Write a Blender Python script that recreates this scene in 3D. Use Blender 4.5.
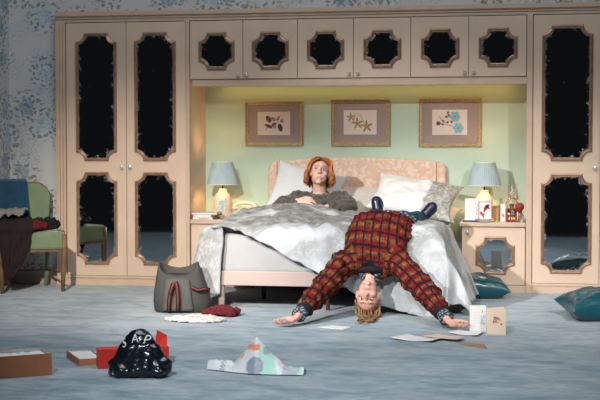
import bpy, bmesh, math, random
import numpy as np
from mathutils import Vector, Matrix, noise as mnoise

for o in list(bpy.data.objects):
    bpy.data.objects.remove(o, do_unlink=True)
SC = bpy.context.scene
COL = SC.collection
PI = math.pi
random.seed(7)
RNG = np.random.default_rng(7)

# ------------------------------------------------------------------ camera
CAMZ = 1.155
cd = bpy.data.cameras.new('camera')
cd.sensor_width = 36.0
cd.lens = 1300 / 600 * 36
cd.clip_end = 100
cam = bpy.data.objects.new('camera', cd)
COL.objects.link(cam)
cam.location = (0, 0, CAMZ)
cam.rotation_euler = (math.radians(90 - 2.2026), 0, math.radians(10.0331))
SC.camera = cam

# ------------------------------------------------------------------ world and stage lights
SC.view_settings.view_transform = 'Standard'
SC.view_settings.look = 'None'
SC.view_settings.exposure = 0.1
SC.view_settings.gamma = 1.0
SC.view_settings.use_curve_mapping = False
wd = bpy.data.worlds.new('dark_theatre')
SC.world = wd
wd.use_nodes = True
wd.node_tree.nodes['Background'].inputs[0].default_value = (0.9, 0.95, 1.0, 1)
wd.node_tree.nodes['Background'].inputs[1].default_value = 0.006


def spot(name, loc, aim, watts, col, deg, blend, rad=0.08):
    l = bpy.data.lights.new(name, 'SPOT')
    l.energy = watts
    l.color = col
    l.spot_size = math.radians(deg)
    l.spot_blend = blend
    l.shadow_soft_size = rad
    o = bpy.data.objects.new(name, l)
    COL.objects.link(o)
    o.location = loc
    o.rotation_euler = (Vector(aim) - Vector(loc)).to_track_quat('-Z', 'Y').to_euler()
    return o


def area(name, loc, aim, watts, col, sx, sy):
    l = bpy.data.lights.new(name, 'AREA')
    l.energy = watts
    l.color = col
    l.shape = 'RECTANGLE'
    l.size = sx
    l.size_y = sy
    o = bpy.data.objects.new(name, l)
    COL.objects.link(o)
    o.location = loc
    o.rotation_euler = (Vector(aim) - Vector(loc)).to_track_quat('-Z', 'Y').to_euler()
    return o


# theatre lanterns rigged in front of and above the stage
spot('key_lantern', (-4.3, 2.4, 3.75), (-1.15, 10.0, 0.22), 2450, (1.0, 0.965, 0.93), 27, 1.0)
spot('right_lantern', (2.2, 2.4, 3.75), (-0.10, 10.4, 0.05), 1500, (1.0, 0.92, 0.84), 24, 1.0)
spot('left_lantern', (-2.0, 1.8, 3.75), (-3.1, 10.5, 0.05), 2600, (1.0, 0.90, 0.79), 23, 1.0)
spot('front_wash', (-1.7, 1.0, 4.2), (-1.7, 10.6, 1.0), 35, (0.98, 0.92, 0.94), 42, 0.6)
spot('downstage_lantern', (-1.6, 0.8, 3.9), (-0.95, 7.0, 0.0), 1300, (0.93, 0.98, 1.0), 32, 1.0)
area('overhead_wash', (-1.5, 6.9, 5.2), (-1.5, 7.2, 0.0), 150, (0.92, 0.96, 1.0), 4.5, 2.0)


# ------------------------------------------------------------------ materials
MATS = {}


def nn(nt, t, loc=None, **kw):
    n = nt.nodes.new(t)
    for k, v in kw.items():
        setattr(n, k, v)
    return n


def mat(name, col, rough=0.6, metal=0.0, var=0.0, vscale=8.0, col2=None, bump=0.0, bscale=60.0,
        spec=0.5, sheen=0.0, trans=0.0, alpha=None, stretch=None, ior=1.45, coat=0.0, emit=None):
    if name in MATS:
        return MATS[name]
    m = bpy.data.materials.new(name)
    m.use_nodes = True
    nt = m.node_tree
    b = nt.nodes['Principled BSDF']
    b.inputs['Base Color'].default_value = (*col, 1)
    b.inputs['Roughness'].default_value = rough
    b.inputs['Metallic'].default_value = metal
    b.inputs['Specular IOR Level'].default_value = spec
    b.inputs['Sheen Weight'].default_value = sheen
    b.inputs['Transmission Weight'].default_value = trans
    b.inputs['IOR'].default_value = ior
    b.inputs['Coat Weight'].default_value = coat
    if emit:
        b.inputs['Emission Color'].default_value = (*emit[0], 1)
        b.inputs['Emission Strength'].default_value = emit[1]
    tc = nn(nt, 'ShaderNodeTexCoord')
    vec = tc.outputs['Object']
    if stretch:
        mp = nn(nt, 'ShaderNodeMapping')
        mp.inputs['Scale'].default_value = stretch
        nt.links.new(vec, mp.inputs['Vector'])
        vec = mp.outputs['Vector']
    n = nn(nt, 'ShaderNodeTexNoise')
    n.inputs['Scale'].default_value = vscale
    n.inputs['Detail'].default_value = 4
    nt.links.new(vec, n.inputs['Vector'])
    if col2 is None:
        col2 = tuple(max(0, c * (1 - max(var, 0.06))) for c in col)
    mx = nn(nt, 'ShaderNodeMix', data_type='RGBA')
    cr = nn(nt, 'ShaderNodeMapRange')
    cr.inputs['From Min'].default_value = 0.38
    cr.inputs['From Max'].default_value = 0.62
    nt.links.new(n.outputs['Fac'], cr.inputs['Value'])
    nt.links.new(cr.outputs['Result'], mx.inputs['Factor'])
    mx.inputs['A'].default_value = (*col, 1)
    mx.inputs['B'].default_value = (*col2, 1)
    nt.links.new(mx.outputs['Result'], b.inputs['Base Color'])
    if bump:
        n2 = nn(nt, 'ShaderNodeTexNoise')
        n2.inputs['Scale'].default_value = bscale
        n2.inputs['Detail'].default_value = 3
        nt.links.new(vec, n2.inputs['Vector'])
        bp = nn(nt, 'ShaderNodeBump')
        bp.inputs['Strength'].default_value = bump
        bp.inputs['Distance'].default_value = 0.01
        nt.links.new(n2.outputs['Fac'], bp.inputs['Height'])
        nt.links.new(bp.outputs['Normal'], b.inputs['Normal'])
    MATS[name] = m
    return m


class G:
    """tiny node-graph helper"""
    def __init__(s, name):
        s.m = bpy.data.materials.new(name)
        s.m.use_nodes = True
        s.nt = s.m.node_tree
        s.b = s.nt.nodes['Principled BSDF']
        s.tc = s.nt.nodes.new('ShaderNodeTexCoord')
        MATS[name] = s.m

    def L(s, a, b):
        s.nt.links.new(a, b)

    def put(s, inp, v):
        if hasattr(v, 'is_linked') or hasattr(v, 'links'):
            s.L(v, inp)
        elif isinstance(v, tuple) and len(v) == 3 and inp.type == 'RGBA':
            inp.default_value = (*v, 1)
        else:
            inp.default_value = v

    def math(s, op, a, b=0.0, c=None, clamp=False):
        n = s.nt.nodes.new('ShaderNodeMath')
        n.operation = op
        n.use_clamp = clamp
        s.put(n.inputs[0], a)
        s.put(n.inputs[1], b)
        if c is not None:
            s.put(n.inputs[2], c)
        return n.outputs[0]

    def mapr(s, v, a, b, c=0.0, d=1.0):
        n = s.nt.nodes.new('ShaderNodeMapRange')
        s.put(n.inputs['Value'], v)
        n.inputs['From Min'].default_value = a
        n.inputs['From Max'].default_value = b
        n.inputs['To Min'].default_value = c
        n.inputs['To Max'].default_value = d
        return n.outputs['Result']

    def mix(s, f, a, b):
        n = s.nt.nodes.new('ShaderNodeMix')
        n.data_type = 'RGBA'
        s.put(n.inputs['Factor'], f)
        s.put(n.inputs['A'], a)
        s.put(n.inputs['B'], b)
        return n.outputs['Result']

    def noise(s, vec, scale, detail=3.0, dist=0.0, out='Fac', rough=0.5):
        n = s.nt.nodes.new('ShaderNodeTexNoise')
        s.L(vec, n.inputs['Vector'])
        n.inputs['Scale'].default_value = scale
        n.inputs['Detail'].default_value = detail
        n.inputs['Distortion'].default_value = dist
        n.inputs['Roughness'].default_value = rough
        return n.outputs[out]

    def voro(s, vec, scale, rnd=1.0, out='Distance', feature='F1'):
        n = s.nt.nodes.new('ShaderNodeTexVoronoi')
        n.voronoi_dimensions = '2D'
        n.feature = feature
        s.L(vec, n.inputs['Vector'])
        n.inputs['Scale'].default_value = scale
        n.inputs['Randomness'].default_value = rnd
        return n.outputs[out]

    def mapping(s, vec, scale=(1, 1, 1), loc=(0, 0, 0), rot=(0, 0, 0)):
        n = s.nt.nodes.new('ShaderNodeMapping')
        s.L(vec, n.inputs['Vector'])
        n.inputs['Scale'].default_value = scale
        n.inputs['Location'].default_value = loc
        n.inputs['Rotation'].default_value = rot
        return n.outputs['Vector']

    def vadd(s, a, b, k):
        n = s.nt.nodes.new('ShaderNodeVectorMath')
        n.operation = 'MULTIPLY_ADD'
        s.L(b, n.inputs[0])
        n.inputs[1].default_value = (k, k, k)
        s.L(a, n.inputs[2])
        return n.outputs[0]

    def attr(s, name, out='Fac'):
        n = s.nt.nodes.new('ShaderNodeAttribute')
        n.attribute_name = name
        return n.outputs[out]

    def sep(s, v):
        n = s.nt.nodes.new('ShaderNodeSeparateXYZ')
        s.L(v, n.inputs[0])
        return n.outputs

    def bump(s, h, strength, dist=0.01):
        n = s.nt.nodes.new('ShaderNodeBump')
        n.inputs['Strength'].default_value = strength
        n.inputs['Distance'].default_value = dist
        s.L(h, n.inputs['Height'])
        s.L(n.outputs['Normal'], s.b.inputs['Normal'])

    def set(s, k, v):
        s.put(s.b.inputs[k], v)


# floral wallpaper
g = G('floral_wallpaper')
ov = g.tc.outputs['Object']
s3 = g.sep(ov)
cmb = g.nt.nodes.new('ShaderNodeCombineXYZ')
g.L(g.math('ADD', s3[0], s3[1]), cmb.inputs[0])
g.L(s3[2], cmb.inputs[1])
flat = cmb.outputs[0]
wob = g.noise(flat, 14, 2, out='Color')
dv = g.vadd(flat, wob, 0.09)
base = g.mix(g.noise(flat, 3, 3), (0.52, 0.53, 0.54), (0.63, 0.63, 0.62))
cl = g.voro(dv, 3.3, 0.75)
sprig = g.mapr(g.noise(flat, 4.0, 1), 0.42, 0.56)
leafd = g.voro(g.mapping(dv, scale=(1, 1.5, 1), rot=(0, 0, 0.6)), 19, 1.0)
leafc = g.voro(flat, 11, 1.0, out='Color')
leafm = g.math('MULTIPLY', g.mapr(leafd, 0.36, 0.26), g.mapr(cl, 0.62, 0.42))
lsel = g.sep(leafc)[0]
leafcol = g.mix(g.mapr(lsel, 0.45, 0.55), (0.16, 0.17, 0.12), (0.26, 0.25, 0.19))
leafcol = g.mix(g.mapr(g.sep(leafc)[1], 0.6, 0.65), leafcol, (0.14, 0.19, 0.26))
c1 = g.mix(g.math('MULTIPLY', leafm, 0.85), base, leafcol)
fine = g.voro(dv, 42, 1.0)
finem = g.math('MULTIPLY', g.mapr(fine, 0.27, 0.2), g.math('MULTIPLY', sprig, 0.55))
c1 = g.mix(finem, c1, (0.22, 0.28, 0.34))
petal = g.noise(dv, 30, 2, 1.0)
rosecol = g.mix(g.mapr(petal, 0.4, 0.6), (0.15, 0.23, 0.33), (0.40, 0.47, 0.52))
rosecol = g.mix(g.mapr(g.sep(g.voro(dv, 3.3, 0.75, out='Color'))[0], 0.4, 0.6), rosecol, g.mix(g.mapr(petal, 0.4, 0.6), (0.30, 0.42, 0.50), (0.56, 0.62, 0.64)))
c1 = g.mix(g.math('MULTIPLY', g.mapr(cl, 0.25, 0.19), 0.9), c1, rosecol)
g.set('Base Color', c1)
g.set('Roughness', 0.75)
g.bump(g.noise(flat, 120, 2), 0.08)
M_WALLPAPER = g.m

# stage carpet: brushed blue-grey pile with paler rubbed streaks and faint pale blue lines
g = G('blue_grey_carpet')
ov = g.tc.outputs['Object']
st = g.mapping(ov, scale=(1.25, 2.3, 1), rot=(0, 0, 0.17))
big = g.noise(ov, 0.55, 2)
streak = g.noise(st, 3.2, 5, 0.4, rough=0.62)
fine = g.noise(g.mapping(ov, scale=(0.7, 2.2, 1)), 22, 4, rough=0.6)
c = g.mix(g.mapr(streak, 0.36, 0.64), (0.115, 0.205, 0.265), (0.355, 0.445, 0.495))
c = g.mix(g.mapr(g.noise(g.mapping(ov, scale=(1, 1.6, 1)), 1.7, 3), 0.46, 0.66, 0, 0.55), c, (0.44, 0.46, 0.47))
c = g.mix(g.mapr(fine, 0.38, 0.66, 0, 0.6), c, (0.14, 0.20, 0.24))
xy = g.sep(ov)


def line_mask(gr, a, b, w):
    ax, ay = a
    bx_, by_ = b
    L = math.hypot(bx_ - ax, by_ - ay)
    dx, dy = (bx_ - ax) / L, (by_ - ay) / L
    rx = gr.math('SUBTRACT', xy[0], ax)
    ry = gr.math('SUBTRACT', xy[1], ay)
    al = gr.math('ADD', gr.math('MULTIPLY', rx, dx), gr.math('MULTIPLY', ry, dy))
    pe = gr.math('ABSOLUTE', gr.math('SUBTRACT', gr.math('MULTIPLY', rx, dy), gr.math('MULTIPLY', ry, dx)))
    m = gr.mapr(pe, w, w * 0.45)
    m = gr.math('MULTIPLY', m, gr.mapr(al, -0.02, 0.03))
    return gr.math('MULTIPLY', m, gr.mapr(al, L + 0.02, L - 0.03))


for a, b, w in [((-2.38, 6.55), (-2.25, 5.70), 0.022), ((-2.43, 6.48), (-2.10, 6.32), 0.016),
                ((-1.86, 7.95), (-2.02, 6.9), 0.02), ((-0.9, 6.15), (-0.2, 5.9), 0.02), ((-2.7, 8.1), (-2.45, 7.2), 0.02)]:
    c = g.mix(g.math('MULTIPLY', line_mask(g, a, b, w), 0.16), c, (0.34, 0.50, 0.68))
g.set('Base Color', c)
g.set('Roughness', 0.95)
g.set('Sheen Weight', 0.25)
g.bump(g.math('ADD', g.noise(ov, 90, 3), g.math('MULTIPLY', streak, 1.5)), 0.35, 0.02)
M_CARPET = g.m

# antique mirror with worn silver edges
g = G('antique_mirror')
ov = g.tc.outputs['Object']
ed = g.attr('edge')
n1 = g.noise(ov, 70, 8, 0.2, rough=0.85)
n2 = g.noise(ov, 22, 3, 0.0)
v = g.math('ADD', n1, g.math('MULTIPLY', ed, 0.17))
v = g.math('ADD', v, g.math('MULTIPLY', g.math('SUBTRACT', n2, 0.5), 0.55))
fl = g.mapr(v, 0.71, 0.76)
hue = g.noise(ov, 70, 2)
fc = g.mix(g.mapr(hue, 0.45, 0.5), (0.03, 0.03, 0.035), (0.34, 0.39, 0.46))
fc = g.mix(g.mapr(hue, 0.60, 0.63), fc, (0.30, 0.17, 0.08))
g.set('Base Color', g.mix(fl, (0.62, 0.66, 0.68), fc))
g.set('Metallic', g.math('SUBTRACT', 1.0, fl))
g.set('Roughness', g.mapr(fl, 0, 1, 0.03, 0.5))
M_MIRROR = g.m

# damask headboard fabric
g = G('peach_damask')
ov = g.tc.outputs['Object']
fv = g.mapping(ov, rot=(PI / 2, 0, 0))
w = g.vadd(fv, g.noise(fv, 9, 2, out='Color'), 0.12)
p = g.voro(w, 22, 0.9)
q = g.noise(w, 34, 3, 0.8)
mk = g.math('MULTIPLY', g.mapr(p, 0.52, 0.36), g.mapr(q, 0.44, 0.54))
g.set('Base Color', g.mix(g.math('MULTIPLY', mk, 0.75), (0.70, 0.47, 0.34), (0.80, 0.68, 0.59)))
g.set('Roughness', 0.7)
g.bump(mk, 0.15, 0.004)
M_DAMASK = g.m

# duvet cover: pale ground with broad grey engraved leaf bands
g = G('duvet_print')
at = g.attr('pat', 'Vector')
w = g.vadd(at, g.noise(at, 3.5, 2, out='Color'), 0.30)
band = g.noise(g.mapping(w, scale=(0.9, 2.0, 1)), 2.3, 2)
leaf = g.voro(g.vadd(at, g.noise(at, 10, 2, out='Color'), 0.16), 13, 1.0)
hat = g.noise(g.mapping(w, scale=(1, 3.2, 1), rot=(0, 0, 0.7)), 27, 5, 1.4)
inkmask = g.mapr(band, 0.39, 0.49)
foot = g.mapr(g.sep(at)[1], 0.85, 1.35, 1.0, 0.25)
ink = g.math('MULTIPLY', g.math('MULTIPLY', inkmask, foot), g.mapr(g.math('ADD', hat, g.math('MULTIPLY', leaf, 0.30)), 0.46, 0.68))
light = g.mix(g.noise(at, 1.6, 2), (0.49, 0.54, 0.58), (0.57, 0.58, 0.58))
c = g.mix(g.math('MULTIPLY', inkmask, g.math('MULTIPLY', foot, 0.8)), light, (0.34, 0.34, 0.32))
c = g.mix(ink, c, (0.14, 0.14, 0.128))
c = g.mix(g.mapr(g.sep(at)[2], 0.5, 0.6), c, (0.50, 0.58, 0.66))
g.set('Base Color', c)
g.set('Roughness', 0.55)
g.set('Sheen Weight', 0.2)
g.bump(g.noise(at, 26, 3), 0.12, 0.006)
M_DUVET = g.m

# bordered pillowcase: white with grey engraved end
g = G('printed_pillowcase')
ov = g.tc.outputs['Object']
x = g.sep(ov)[0]
hat = g.noise(g.vadd(ov, g.noise(ov, 9, 2, out='Color'), 0.15), 38, 4, 0.8)
endm = g.mapr(g.math('ADD', x, g.math('MULTIPLY', g.noise(ov, 12), 0.08)), 0.13, 0.16)
ink = g.math('MULTIPLY', endm, g.mapr(hat, 0.42, 0.58))
c = g.mix(endm, (0.80, 0.80, 0.79), (0.54, 0.54, 0.50))
g.set('Base Color', g.mix(ink, c, (0.30, 0.29, 0.25)))
g.set('Roughness', 0.7)
g.bump(g.noise(ov, 14, 3), 0.2, 0.01)
M_PILLOWPRINT = g.m

# knitted cardigan: black grid over red and tan flame bands
g = G('checked_knit')
pu = g.sep(g.attr('pat', 'Vector'))
fu = g.math('FRACT', g.math('DIVIDE', pu[0], 0.057))
fv_ = g.math('FRACT', g.math('DIVIDE', pu[1], 0.090))
jag = g.math('PINGPONG', g.math('ADD', g.math('MULTIPLY', pu[0], 60.0), 50.0), 0.5)
ov = g.tc.outputs['Object']
jag2 = g.noise(g.attr('pat', 'Vector'), 45, 2)
dist = g.math('ABSOLUTE', g.math('SUBTRACT', fv_, 0.5))
dist = g.math('ADD', dist, g.math('MULTIPLY', g.math('SUBTRACT', jag, 0.25), 0.30))
dist = g.math('ADD', dist, g.math('MULTIPLY', g.math('SUBTRACT', jag2, 0.5), 0.25))
tan = g.mapr(dist, 0.20, 0.15)
c = g.mix(tan, g.mix(g.noise(ov, 35), (0.13, 0.005, 0.008), (0.20, 0.010, 0.009)), g.mix(g.mapr(g.noise(ov, 40), 0.35, 0.65), (0.22, 0.095, 0.038), (0.085, 0.024, 0.010)))
gl = g.math('MAXIMUM', g.mapr(g.math('ABSOLUTE', g.math('SUBTRACT', fu, 0.5)), 0.375, 0.41),
            g.mapr(g.math('ABSOLUTE', g.math('SUBTRACT', fv_, 0.5)), 0.405, 0.43))
gl = g.math('MAXIMUM', gl, g.mapr(pu[2], 0.5, 0.6))
c = g.mix(gl, c, (0.012, 0.010, 0.012))
g.set('Base Color', c)
g.set('Roughness', 0.9)
g.set('Specular IOR Level', 0.15)
g.bump(g.noise(ov, 160, 2), 0.3, 0.004)
M_KNIT = g.m

g = G('checked_shirt')
ov = g.tc.outputs['Object']
rv = g.mapping(ov, rot=(0.5, 0.6, 0.5))
s3 = g.sep(rv)
m1 = g.mapr(g.math('ABSOLUTE', g.math('SUBTRACT', g.math('FRACT', g.math('MULTIPLY', s3[0], 48)), 0.5)), 0.27, 0.3)
m2 = g.mapr(g.math('ABSOLUTE', g.math('SUBTRACT', g.math('FRACT', g.math('MULTIPLY', s3[2], 48)), 0.5)), 0.27, 0.3)
g.set('Base Color', g.mix(g.math('MAXIMUM', m1, m2), (0.26, 0.30, 0.34), (0.02, 0.03, 0.045)))
g.set('Roughness', 0.85)
M_SHIRT = g.m

# skin with tinted lips / cheeks
def skin_mat(name, base, lip):
    g = G(name)
    t = g.attr('tint')
    nz = g.noise(g.tc.outputs['Object'], 30, 3)
    b2 = g.mix(g.mapr(nz, 0.35, 0.65, 0, 0.35), base, tuple(c * f for c, f in zip(base, (0.93, 0.80, 0.78))))
    g.set('Base Color', g.mix(t, b2, lip))
    g.set('Roughness', 0.5)
    g.b.inputs['Subsurface Weight'].default_value = 0.08
    g.b.inputs['Subsurface Radius'].default_value = (0.01, 0.004, 0.002)
    return g.m


M_SKIN1 = skin_mat('fair_skin', (0.80, 0.52, 0.42), (0.55, 0.20, 0.17))
M_SKIN2 = skin_mat('rosy_skin', (0.72, 0.40, 0.31), (0.52, 0.17, 0.15))

M_CREAM = mat('cream_lacquer', (0.70, 0.535, 0.405), 0.42, var=0.06, vscale=5, bump=0.03, bscale=90)
M_CREAMEDGE = mat('cream_trim', (0.63, 0.465, 0.345), 0.4, var=0.08, vscale=9)
M_BEDWOOD = mat('pale_peach_wood', (0.51, 0.395, 0.355), 0.45, var=0.05, vscale=4)
M_BRONZE = mat('rose_gold_moulding', (0.46, 0.29, 0.20), 0.28, metal=0.45, var=0.25, vscale=25)
M_GREEN = mat('sage_wall_paint', (0.525, 0.665, 0.53), 0.8, var=0.05, vscale=2, bump=0.04, bscale=40)
M_KNOB = mat('clear_glass_knob', (0.88, 0.9, 0.92), 0.08, metal=0.55, var=0.1, vscale=200)
M_KNOBBASE = mat('dull_brass', (0.5, 0.36, 0.22), 0.35, metal=0.8)
M_GOLD = mat('gilt_frame', (0.62, 0.48, 0.30), 0.38, metal=0.45, var=0.3, vscale=60)
M_MOUNT = mat('mauve_mount_board', (0.36, 0.285, 0.265), 0.85)
M_PAPER = mat('white_paper', (0.80, 0.78, 0.76), 0.8)
M_PRINTPAPER = mat('blush_print_paper', (0.80, 0.70, 0.67), 0.8)
M_WHITE = mat('white_cotton', (0.66, 0.69, 0.69), 0.8, var=0.05, vscale=6, bump=0.12, bscale=14)
M_CREAMCOTTON = mat('cream_cotton', (0.60, 0.56, 0.50), 0.8, var=0.06, vscale=6, bump=0.12, bscale=14)
M_TEAL = mat('teal_satin', (0.003, 0.085, 0.115), 0.30, var=0.25, vscale=5, sheen=0.08, bump=0.15, bscale=9, spec=0.7)
M_SHADE = mat('pale_blue_pleated_fabric', (0.44, 0.54, 0.56), 0.8, var=0.12, vscale=12)
M_SHADEIN = mat('cream_shade_lining', (0.85, 0.78, 0.66), 0.8)
M_CERAMIC = mat('blush_ceramic', (0.84, 0.66, 0.53), 0.28, coat=0.3)
M_TURQ = mat('turquoise_glaze', (0.20, 0.58, 0.58), 0.4)
M_BLACK = mat('black_metal', (0.012, 0.012, 0.014), 0.4)
M_IVORY = mat('ivory_plastic', (0.80, 0.66, 0.47), 0.3, coat=0.2)
M_GLASS = mat('clear_glass', (0.95, 0.97, 0.97), 0.04, trans=0.95)
M_GREENGLASS = mat('smoky_green_glass', (0.62, 0.63, 0.47), 0.12, trans=0.55)
M_AMBER = mat('amber_glass', (0.42, 0.10, 0.03), 0.08, trans=0.35)
M_REDRUBBER = mat('dark_red_rubber', (0.30, 0.025, 0.02), 0.5)
M_REDPRINT = mat('crimson_ink', (0.42, 0.05, 0.06), 0.7)
M_WOODBROWN = mat('warm_brown_wood', (0.42, 0.20, 0.08), 0.5, var=0.3, vscale=20)
M_DARKWOOD = mat('dark_brown_wood', (0.10, 0.045, 0.022), 0.4, var=0.3, vscale=20)
M_LIME = mat('lime_plastic', (0.25, 0.55, 0.05), 0.4)
M_NAVYINK = mat('navy_pen_plastic', (0.02, 0.05, 0.14), 0.3)
M_SAGEVEL = mat('sage_velvet', (0.20, 0.27, 0.15), 0.85, var=0.12, vscale=10, sheen=0.4)
M_CHAIRWOOD = mat('worn_beech', (0.24, 0.14, 0.065), 0.5, var=0.35, vscale=18)
M_BLUEDENIM = mat('blue_towel', (0.012, 0.062, 0.12), 0.95, var=0.25, vscale=14, sheen=0.3, bump=0.3, bscale=90)
M_BLACKCLOTH = mat('black_cloth', (0.009, 0.008, 0.009), 0.9, var=0.2, bump=0.2, bscale=40)
M_WINECLOTH = mat('wine_red_knit', (0.16, 0.008, 0.014), 0.9, var=0.25, vscale=12, bump=0.3, bscale=60)
M_MAROON = mat('maroon_knit', (0.14, 0.010, 0.018), 0.95, var=0.25, vscale=12, bump=0.3, bscale=60)
M_BROWNCLOTH = mat('dark_plum_cloth', (0.017, 0.007, 0.008), 0.9, var=0.2, bump=0.2, bscale=40)
M_GREYCLOTH = mat('soft_grey_cloth', (0.26, 0.24, 0.23), 0.9, var=0.15, bump=0.2, bscale=40)
M_WHITECLOTH = mat('off_white_cloth', (0.62, 0.57, 0.54), 0.85, var=0.08, vscale=14, bump=0.2, bscale=30)
M_BAG = mat('grey_canvas', (0.058, 0.056, 0.051), 0.8, var=0.15, vscale=12, bump=0.2, bscale=70)
M_BAGDARK = mat('bag_mouth_shade', (0.02, 0.02, 0.02), 0.85)  # dark colour for the shaded inside of the holdall
M_STRAPRED = mat('brick_red_webbing', (0.20, 0.032, 0.022), 0.8)
M_BOX = mat('tan_orange_card', (0.54, 0.21, 0.10), 0.6, var=0.08, vscale=6)
M_BOXIN = mat('white_box_lining', (0.72, 0.70, 0.70), 0.8)
M_POLY = mat('black_polythene', (0.006, 0.008, 0.014), 0.22, spec=0.7, bump=0.35, bscale=16)
M_REDCARD = mat('scarlet_card', (0.68, 0.035, 0.025), 0.45)
M_KRAFT = mat('kraft_envelope', (0.42, 0.23, 0.11), 0.8)
M_BLUSHCARD = mat('blush_card', (0.78, 0.60, 0.46), 0.8)
M_GREYKNIT = mat('charcoal_taupe_knit', (0.095, 0.082, 0.066), 0.95, var=0.25, vscale=30, sheen=0.3, bump=0.35, bscale=120)
M_HAIRRED = mat('copper_hair', (0.60, 0.19, 0.045), 0.45, var=0.45, vscale=30, stretch=(3, 3, 0.6))
M_HAIRBLOND = mat('dark_blond_hair', (0.36, 0.20, 0.10), 0.45, var=0.5, vscale=30, stretch=(3, 3, 0.6))
M_JEANS = mat('teal_denim', (0.010, 0.085, 0.125), 0.9, var=0.25, vscale=25, bump=0.2, bscale=90)
M_BOOT = mat('navy_boot_leather', (0.016, 0.022, 0.055), 0.28, var=0.2, spec=0.6)
M_SOLE = mat('black_rubber_sole', (0.012, 0.012, 0.012), 0.7)
M_BROW = mat('brown_brow_hair', (0.22, 0.09, 0.04), 0.7)
M_EYEW = mat('eye_white', (0.75, 0.72, 0.70), 0.2)
M_IRIS = mat('dark_iris', (0.05, 0.05, 0.06), 0.15)
M_SKIRT = mat('skirting_paint', (0.42, 0.33, 0.27), 0.5)
M_SHEETBLUE = mat('pale_sheet', (0.45, 0.445, 0.455), 0.8, bump=0.15, bscale=10)

# ------------------------------------------------------------------ mesh helpers
WL = {}


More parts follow.
